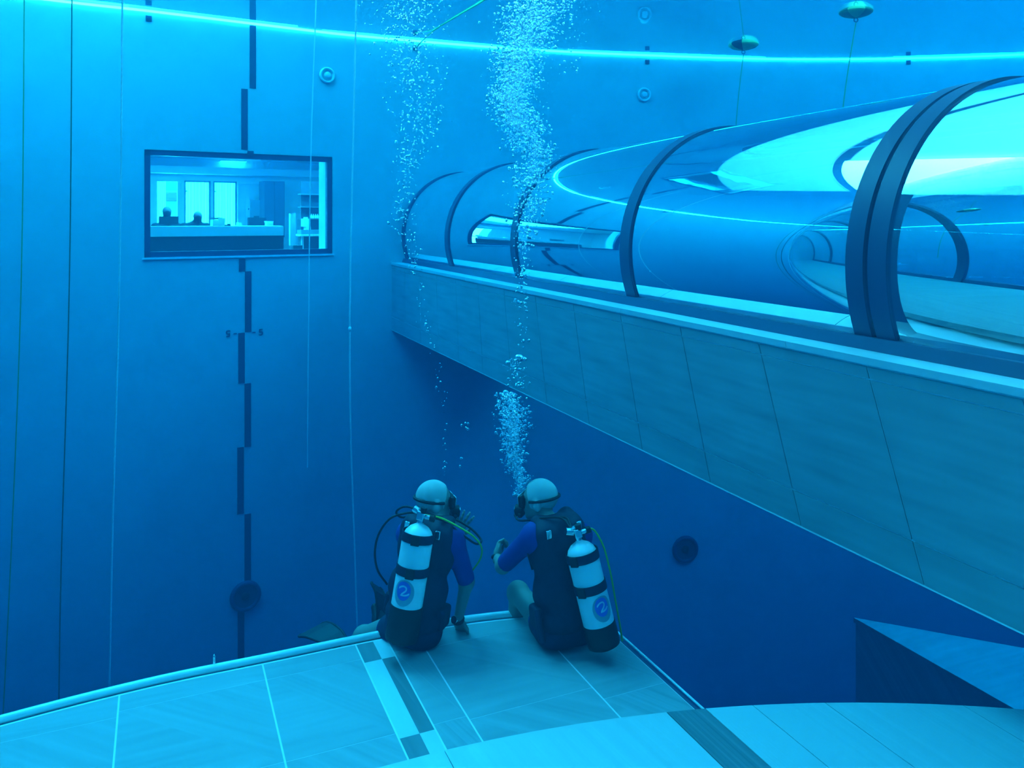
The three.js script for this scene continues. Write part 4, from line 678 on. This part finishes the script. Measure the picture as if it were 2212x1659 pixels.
{ // ceiling lights and vents
  const lampAt = (zx, zy) => { let lo = 0.6, hi = 6.9; for (let i = 0; i < 40; i++) { const m = (lo + hi) / 2; if (rp(zx, zy, m)[1] < CY) lo = m; else hi = m; } return [rp(zx, zy, lo)[0], lo]; };
  const [lx, ld] = lampAt(1055, 222);
  const l = thing('ceiling_light', 'slim white ceiling light inside the office', 'ceiling light');
  part(l, 'housing', ob(0.62, 0.03, 0.2, lx, CY - 0.015, ld), O.white);
  part(l, 'diffuser', ob(0.58, 0.006, 0.17, lx, CY - 0.034, ld), S({ color: lin(1, 1, 1), emissive: lin(1, 1, 1), emissiveIntensity: 10 }));
  areaLight('ceiling_lamp', 0.58, 0.17, OP(lx, CY - 0.045, ld).toArray(), OP(lx, FY, ld).toArray(), 9, [1, 1, 1]);
  const p2 = OP(0.6, CY - 0.03, 2.9);  // added fill panel above the visible ceiling, brightens counter and walls
  const l2 = thing('ceiling_light', 'added broad fill light panel above the office counter, out of view', 'ceiling light');
  part(l2, 'diffuser', ob(4.0, 0.006, 2.2, 0.6, CY - 0.008, 2.9), S({ color: lin(1, 1, 1), emissive: lin(1, 1, 1), emissiveIntensity: 6 }));
  areaLight('ceiling_lamp', 4.0, 2.2, p2.toArray(), OP(0.6, FY, 2.9).toArray(), 26, [1, 1, 1]);
  for (const [a, label] of [[[280, 265, 410, 322], 'left grey vent grille on the office soffit'], [[920, 285, 1045, 342], 'right grey vent grille on the office soffit']]) { const v = thing('vent_grille', label, 'vent', V(0, 0, 0), 'vent grilles in the office'); part(v, 'plate', rect(...a, DB - 0.04, 0.03), O.wall); const [x0, y0] = rp(a[0] + 12, a[3] - 8, DB - 0.05), [x1, y1] = rp(a[2] - 12, a[1] + 8, DB - 0.05); for (let k = 0; k < 4; k++) part(v, 'slat', ob(x1 - x0, 0.02, 0.01, (x0 + x1) / 2, y0 + (y1 - y0) * (k + 0.5) / 4, DB - 0.052), O.mid); }
}
{ // reception counter
  const c = thing('counter', 'long white reception counter with a dark front inside the office', 'counter');
  part(c, 'fascia', rect(196, 893, 1566, 995, 1.35, 0.06), O.white, 'pale upright counter band');
  part(c, 'front_panel', rect(214, 940, 1566, 1160, 1.43, 0.05), O.dark, 'dark recessed front');
  const [x0, y0] = rp(196, 895, 1.35), [x1] = rp(1566, 895, 1.35); part(c, 'worktop', ob(x1 - x0, 0.04, 0.7, (x0 + x1) / 2, y0 - 0.01, 1.75), O.white);
  const [fx0, fy0] = rp(214, 1155, 1.5), [fx1] = rp(1566, 1155, 1.5); part(c, 'plinth', ob(fx1 - fx0, fy0 - FY + 0.02, 0.05, (fx0 + fx1) / 2, (fy0 + FY) / 2, 1.52), O.dark);
}
const deskY = rp(196, 895, 1.35)[1] + 0.0105;
// a block standing on the worktop
const onDesk = (x0, y0, x1, d, dp, lift = 0) => { const a = rp(x0, 890, d), b = rp(x1, y0, d), h = Math.max(0.02, b[1] - deskY - lift); return ob(b[0] - a[0], h, dp, (a[0] + b[0]) / 2, deskY + lift + h / 2, d + dp / 2); };
function sitter(zx, zy, d, label, lean, up = 0) {
  const [hx, hy] = rp(zx, zy, d), c = (x, y, z) => OP(hx + x, hy + y, d + z), t = thing('person', label, 'person', V(0, 0, 0), 'people sitting in the office');
  const fr = frameOf(OP(0, 0, 0).sub(OP(0, 0, 1)), V(0, 1, 0));
  const f = union([blob(c(0, 0, 0), fr, 0.075, 0.105, 0.09), bone(c(0, -0.08, 0.01), c(lean * 0.5, -0.2 + up, 0.03), 0.05, 0.065), bone(c(lean - 0.2, -0.27 + up, 0.03), c(lean + 0.2, -0.27 + up, 0.03), 0.075, 0.075), blob(c(lean, -0.42 + up, 0.05), fr, 0.2, 0.26, 0.14), blob(c(lean, -0.68 + up, 0.06), fr, 0.18, 0.16, 0.15), bone(c(lean - 0.22, -0.28 + up, 0.03), c(lean - 0.29, -0.56 + up, -0.02), 0.06, 0.045), bone(c(lean - 0.29, -0.56 + up, -0.02), c(lean - 0.16, -0.6 + up, -0.26), 0.045, 0.032), bone(c(lean + 0.22, -0.28 + up, 0.03), c(lean + 0.29, -0.56 + up, -0.02), 0.06, 0.045), bone(c(lean + 0.29, -0.56 + up, -0.02), c(lean + 0.16, -0.6 + up, -0.26), 0.045, 0.032), bone(c(lean - 0.1, -0.78 + up, 0.05), c(lean - 0.12, -0.8 + up, -0.3), 0.085, 0.06), bone(c(lean + 0.1, -0.78 + up, 0.05), c(lean + 0.12, -0.8 + up, -0.3), 0.085, 0.06)], 0.05);
  part(t, 'body', surfaceNet(f, ...bounds([c(-0.35, -0.95, -0.4), c(0.45, 0.12, 0.3), c(-0.35, 0, 0.3), c(0.45, 0, -0.4)], 0.06), 0.016), O.nearBlack);  // face and hands near-black too: backlit silhouette put into the colour
  part(t, 'hair', surfaceNet((x, y, z) => Math.max(blob(c(0, 0.015, 0.01), fr, 0.083, 0.11, 0.095)(x, y, z), -(y - (hy + 0.01))), ...bounds([c(0, 0, 0)], 0.14), 0.012), O.dark);
}
sitter(380, 752, 3.6, 'left person sitting at the counter behind a screen', 0);
sitter(693, 802, 3.0, 'right person sitting hunched at the counter beside the printer', -0.04, 0.1);
{
  const scr = thing('computer_monitor', 'dark computer monitor in front of the left seated person', 'monitor');
  part(scr, 'back_cover', onDesk(300, 788, 497, 2.0, 0.04, 0.03), O.dark); { const [x] = rp(398, 885, 2.02); part(scr, 'stand', ob(0.05, 0.1, 0.02, x, deskY + 0.056, 2.06), O.dark); part(scr, 'foot', ob(0.22, 0.006, 0.12, x, deskY + 0.003, 2.02), O.dark); }
  const pr = thing('printer', 'pale printer with a paper tray on the office counter', 'printer');
  part(pr, 'printer_body', onDesk(846, 822, 968, 1.8, 0.25), O.white); part(pr, 'lid', rect(848, 800, 942, 818, 1.8, 0.25), O.mid); part(pr, 'paper_tray', rect(904, 806, 970, 850, 1.77, 0.04), O.wall);
  const ph = thing('telephone', 'small dark telephone on the counter right of the printer', 'telephone');
  part(ph, 'base', onDesk(982, 872, 1028, 1.62, 0.14), O.dark); part(ph, 'handset', rect(1000, 862, 1024, 873, 1.64, 0.06), O.dark);
  const bx = thing('paper_stack', 'flat stack of papers on the counter beside the doorway', 'papers'); for (let k = 0; k < 3; k++) part(bx, 'sheet_stack', onDesk(1105 + 2 * k, 884 - 9 * k, 1142 - 2 * k, 1.75, 0.2, 0.021 * k), O.white);
  const ch = thing('armchair', 'dark office armchair beyond the right end of the counter', 'armchair');
  part(ch, 'backrest', rect(1212, 800, 1390, 905, 3.4, 0.12), O.nearBlack); part(ch, 'headrest', rect(1272, 783, 1318, 808, 3.42, 0.1), O.nearBlack); { const a = rp(1212, 905, 3.4), b = rp(1390, 905, 3.4); part(ch, 'seat', ob(b[0] - a[0], 0.12, 0.5, (a[0] + b[0]) / 2, a[1] - 0.2, 3.1), O.nearBlack); part(ch, 'column', ob(0.08, a[1] - 0.2 - FY, 0.08, (a[0] + b[0]) / 2, (a[1] - 0.2 + FY) / 2, 3.1), O.dark); }
  const cube = thing('storage_box', 'pale square box standing on the counter beside the armchair', 'box'); part(cube, 'carton', onDesk(1396, 845, 1460, 1.8, 0.16), O.wall); part(cube, 'lid', rect(1393, 836, 1463, 846, 1.79, 0.18), O.white);
  // doorway with a bright gap, dark cupboard, wall column, shelf unit
  const dw = thing('door_1', 'glazed doorway with a pale frame at the back of the office', 'door', V(0, 0, 0), null, 'structure');
  part(dw, 'door_frame', [rect(1098, 445, 1112, 1000, DB - 0.08, 0.06), rect(1350, 450, 1366, 1000, DB - 0.08, 0.06), rect(1098, 440, 1366, 458, DB - 0.08, 0.06)], O.white);
  part(dw, 'bright_gap_panel', rect(1180, 588, 1222, 880, DB - 0.12, 0.04), O.white); part(dw, 'handle', rect(1206, 706, 1216, 720, DB - 0.15, 0.03), O.dark);  // white panel stands in for the bright upright light in the doorway
  const cp = thing('cupboard', 'tall dark cupboard between the doorway and the wall column', 'cupboard'); part(cp, 'carcass', rect(1368, 432, 1576, 1000, 6.2, 0.5), O.dark); part(cp, 'door', rect(1372, 438, 1470, 990, 6.17, 0.02), O.dark); part(cp, 'door', rect(1474, 438, 1572, 990, 6.17, 0.02), O.dark);
  const pn = thing('notice_board', 'dark upright panel standing in the office doorway', 'panel'); part(pn, 'board', rect(1224, 622, 1324, 850, 6.0, 0.04), O.mid); part(pn, 'stand', rect(1264, 850, 1284, 1000, 6.0, 0.04), O.dark);
  const sh = thing('shelf_unit', 'dark shelf unit with bottles on the right of the office', 'shelf'); part(sh, 'back_panel', rect(1742, 436, 1955, 930, 3.9, 0.04), O.dark);
  for (const y of [560, 690, 812]) part(sh, 'shelf_board', rect(1745, y, 1952, y + 6, 3.65, 0.25), O.mid);
  for (let k = 0; k < 5; k++) { const [x, y] = rp(1856 + 21 * k, 810, 3.7), b = thing('bottle', `small pale bottle on the dark shelf, ${['leftmost', 'second from the left', 'middle one', 'second from the right', 'rightmost'][k]} of the row`, 'bottle', OP(x, y, 3.75), 'bottles on the office shelf'); part(b, 'bottle_body', new THREE.LatheGeometry([[0.001, 0], [0.022, 0], [0.024, 0.01], [0.024, 0.06], [0.01, 0.08], [0.01, 0.1]].map(([p, q]) => new THREE.Vector2(p, q)), 14), O.wall); part(b, 'cap', cyl(0.011, 0.011, 0.015, 10).translate(0, 0.106, 0), O.dark); }
  const tb = thing('side_table', 'pale side table below the dark shelf unit', 'table'); part(tb, 'table_top', rect(1736, 972, 1952, 990, 2.6, 0.6), O.white); part(tb, 'cabinet', rect(1772, 990, 1950, 1140, 2.75, 0.4), O.dark); part(tb, 'leg', rect(1750, 990, 1768, 1140, 2.7, 0.05), O.wall);
  const dp = thing('drinks_dispenser', 'pale drinks dispenser standing on the side table', 'dispenser'); part(dp, 'tank', rect(1772, 812, 1838, 892, 2.9, 0.2), O.wall); part(dp, 'lid', rect(1782, 796, 1812, 814, 2.95, 0.1), O.white); part(dp, 'tray', rect(1744, 925, 1946, 972, 2.8, 0.3), O.mid); part(dp, 'base', rect(1790, 890, 1842, 926, 2.9, 0.15), O.wall);
  const pst = thing('sign_post', 'slim upright display stand beside the office counter', 'stand'); part(pst, 'panel', rect(1634, 760, 1690, 1085, 2.2, 0.1), O.wall); part(pst, 'foot', rect(1668, 1082, 1758, 1145, 2.2, 0.3), O.dark);
}

// ---------------------------------------------------------------- air bubbles
const airBubble = PH({ color: lin(1, 1, 1), transmission: 1, thickness: 0.01, roughness: 0.02, ior: 1.33 });
function bubbleShape(detail, seed) {                                            // faces look inwards: air surrounded by water
  const g = new THREE.IcosahedronGeometry(1, detail), p = g.attributes.position;
  for (let i = 0; i < p.count; i++) { const x = p.getX(i), y = p.getY(i), z = p.getZ(i), k = 1 + 0.12 * Math.sin(2.1 * x + seed) * Math.cos(1.7 * z + seed) + (y < 0 ? 0.1 * y : 0); p.setXYZ(i, x * k, y * k * 0.86, z * k); }
  const n = g.attributes.normal; for (let i = 0; i < n.count; i++) { const l = Math.hypot(p.getX(i), p.getY(i) / 0.74, p.getZ(i)); n.setXYZ(i, -p.getX(i) / l, -p.getY(i) / 0.74 / l, -p.getZ(i) / l); }
  for (let i = 0; i < p.count; i += 3) for (const a of [p, n]) for (let k = 0; k < 3; k++) { const t = a.array[(i + 1) * 3 + k]; a.array[(i + 1) * 3 + k] = a.array[(i + 2) * 3 + k]; a.array[(i + 2) * 3 + k] = t; }
  return g;
}
const gauss = () => { let s = 0; for (let i = 0; i < 6; i++) s += rand(); return (s - 3) / 0.707 / 1.0; };
// a plume follows way points [u, v, half width in px, bubbles per 10 px of height]
function plume(name, way, f, rMin, rMax, label) {
  const list = [];
  for (let i = 0; i < way.length - 1; i++) {
    const [u0, v0, w0, n0] = way[i], [u1, v1, w1, n1] = way[i + 1], count = Math.round(Math.abs(v1 - v0) / 10 * (n0 + n1) / 2);
    for (let k = 0; k < count; k++) { const t = rand(), w = w0 + (w1 - w0) * t, g = gauss() * 0.5, d = gauss() * 0.5; list.push([u0 + (u1 - u0) * t + g * w, v0 + (v1 - v0) * t, f + d * w / FOCAL * f, rMin + (rMax - rMin) * Math.pow(rand(), 2.2)]); }
  }
  const m = new THREE.InstancedMesh(bubbleShape(1, 0.4), airBubble, list.length), o = new THREE.Object3D();
  list.forEach(([u, v, ff, r], i) => { o.position.copy(at(u, v, ff)); o.rotation.set(rand() - 0.5, rand() * 6.28, rand() * 0.8 - 0.4); o.scale.set(r * (0.8 + 0.4 * rand()), r * (0.8 + 0.9 * rand()), r * (0.8 + 0.4 * rand())); o.updateMatrix(); m.setMatrixAt(i, o.matrix); });
  m.name = name; scene.add(m); tag(m, label, 'bubbles', null, 'stuff');
}
plume(numbered('bubble_plume'), [[1122, 1072, 14, 30], [1132, 1045, 20, 60], [1112, 1005, 20, 60], [1108, 960, 26, 85], [1110, 915, 30, 110], [1102, 880, 30, 110], [1098, 850, 22, 60]], 5.06, 0.0022, 0.0095, 'bubbles breathed out by the right diver, rising from his mouthpiece');
plume(numbered('bubble_plume'), [[1120, 840, 22, 8], [1116, 800, 20, 16], [1114, 775, 18, 20]], 5.08, 0.0022, 0.008, 'small burst of bubbles above the right diver');
plume(numbered('bubble_plume'), [[1128, 755, 12, 1.5], [1125, 680, 18, 3], [1128, 600, 16, 7], [1132, 540, 16, 10], [1138, 480, 34, 24], [1150, 400, 44, 38], [1160, 340, 44, 60], [1130, 280, 48, 110], [1105, 220, 48, 125], [1115, 140, 52, 130], [1140, 60, 62, 135], [1170, -15, 80, 120]], 5.12, 0.003, 0.0105, 'dense bubble column rising past the tunnel to the surface');
plume(numbered('bubble_plume'), [[958, 1035, 6, 0.4], [962, 900, 7, 1.2], [945, 780, 10, 1.5], [915, 690, 12, 1.8], [900, 580, 18, 1.4], [868, 480, 26, 9], [878, 380, 28, 11], [900, 300, 44, 16], [898, 200, 60, 20], [885, 110, 66, 24], [880, 40, 75, 32], [890, -15, 85, 36]], 5.2, 0.003, 0.0085, 'loose thin bubble column rising left of the dense one');
plume(numbered('bubble_plume'), [[1220, 160, 40, 1.5], [1235, 60, 50, 6], [1240, -15, 60, 7]], 5.4, 0.003, 0.008, 'scattered bubbles right of the dense column at the top');
// single larger bubbles
const bigShape = [bubbleShape(3, 0.2), bubbleShape(3, 1.7), bubbleShape(3, 3.1)];
const bubbleGroup = { cap: 'large bubbles above the right diver', loose: 'five bubbles between the divers', pair: 'pair of bubbles between the divers', trail: 'single bubbles of the left column' };
[[1121, 773, 5.08, 0.030, 'cap', 'largest pale bubble, topping the upper burst above the right diver'], [1098, 783, 5.08, 0.016, 'cap', 'bubble just left of the largest one in the upper burst'], [1133, 776, 5.08, 0.017, 'cap', 'bubble just right of the largest one in the upper burst'], [1093, 848, 5.06, 0.019, 'cap', 'large bubble at the very top of the lower stream'], [1104, 850, 5.06, 0.012, 'cap', 'bubble right beside the top bubble of the lower stream'], [1078, 867, 5.05, 0.012, 'cap', 'bubble on the left edge near the top of the lower stream'],
  [1101, 866, 5.05, 0.013, 'cap', 'medium bubble inside the lower stream'], [1118, 874, 5.07, 0.013, 'cap', 'medium bubble inside the lower stream'], [1093, 900, 5.04, 0.011, 'cap', 'medium bubble inside the lower stream'], [1126, 1000, 5.05, 0.012, 'cap', 'medium bubble inside the lower stream'], [1137, 980, 5.07, 0.011, 'cap', 'medium bubble inside the lower stream'], [1072, 878, 5.05, 0.009, 'cap', 'outermost small bubble left of the lower stream'],
  ...[[998, 919, 0.0085], [1005, 914, 0.0065], [1011, 915, 0.008], [1006, 924, 0.007], [1010, 927, 0.009]].map(([u, v, r]) => [u, v, 5.0, r, 'loose', 'one of five small bubbles close together above the gap between the divers']), [997, 991, 5.0, 0.0105, 'pair', 'upper, larger bubble of the pair floating between the divers'], [994, 1008, 5.0, 0.0085, 'pair', 'lower, smaller bubble of the pair floating between the divers'],
  ...[[963, 972, 0.0055], [965, 916, 0.006], [957, 877, 0.005], [930, 742, 0.0075], [920, 700, 0.009], [896, 576, 0.008]].map(([u, v, r]) => [u, v, 5.15, r, 'trail', 'single small bubble in the thin trail above the left diver']), [856, 307, 5.2, 0.011, 'trail', 'bright bubble at the left edge of the loose column'], [868, 352, 5.2, 0.009, 'trail', 'bright bubble above the far end of the tunnel'], [946, 318, 5.2, 0.008, 'trail', 'stray bubble between the two bubble columns'], [1141, 384, 5.12, 0.013, 'trail', 'bright bubble in front of the tunnel in the dense column']].forEach(([u, v, f, r, k, label], i) => {
  const o = top('bubble', bigShape[i % 3], airBubble, label, 'bubble', bubbleGroup[k]);
  o.position.copy(at(u, v, f)); o.scale.set(r, r * (k === 'cap' ? 0.9 : 1.2), r); o.rotation.set(0.2 * (i % 3), i * 1.3, 0.3 * ((i % 4) - 1.5));
});
scene.traverse((o) => { if (o.isMesh) { o.castShadow = true; o.receiveShadow = true; } });
renderer.render(scene, camera);
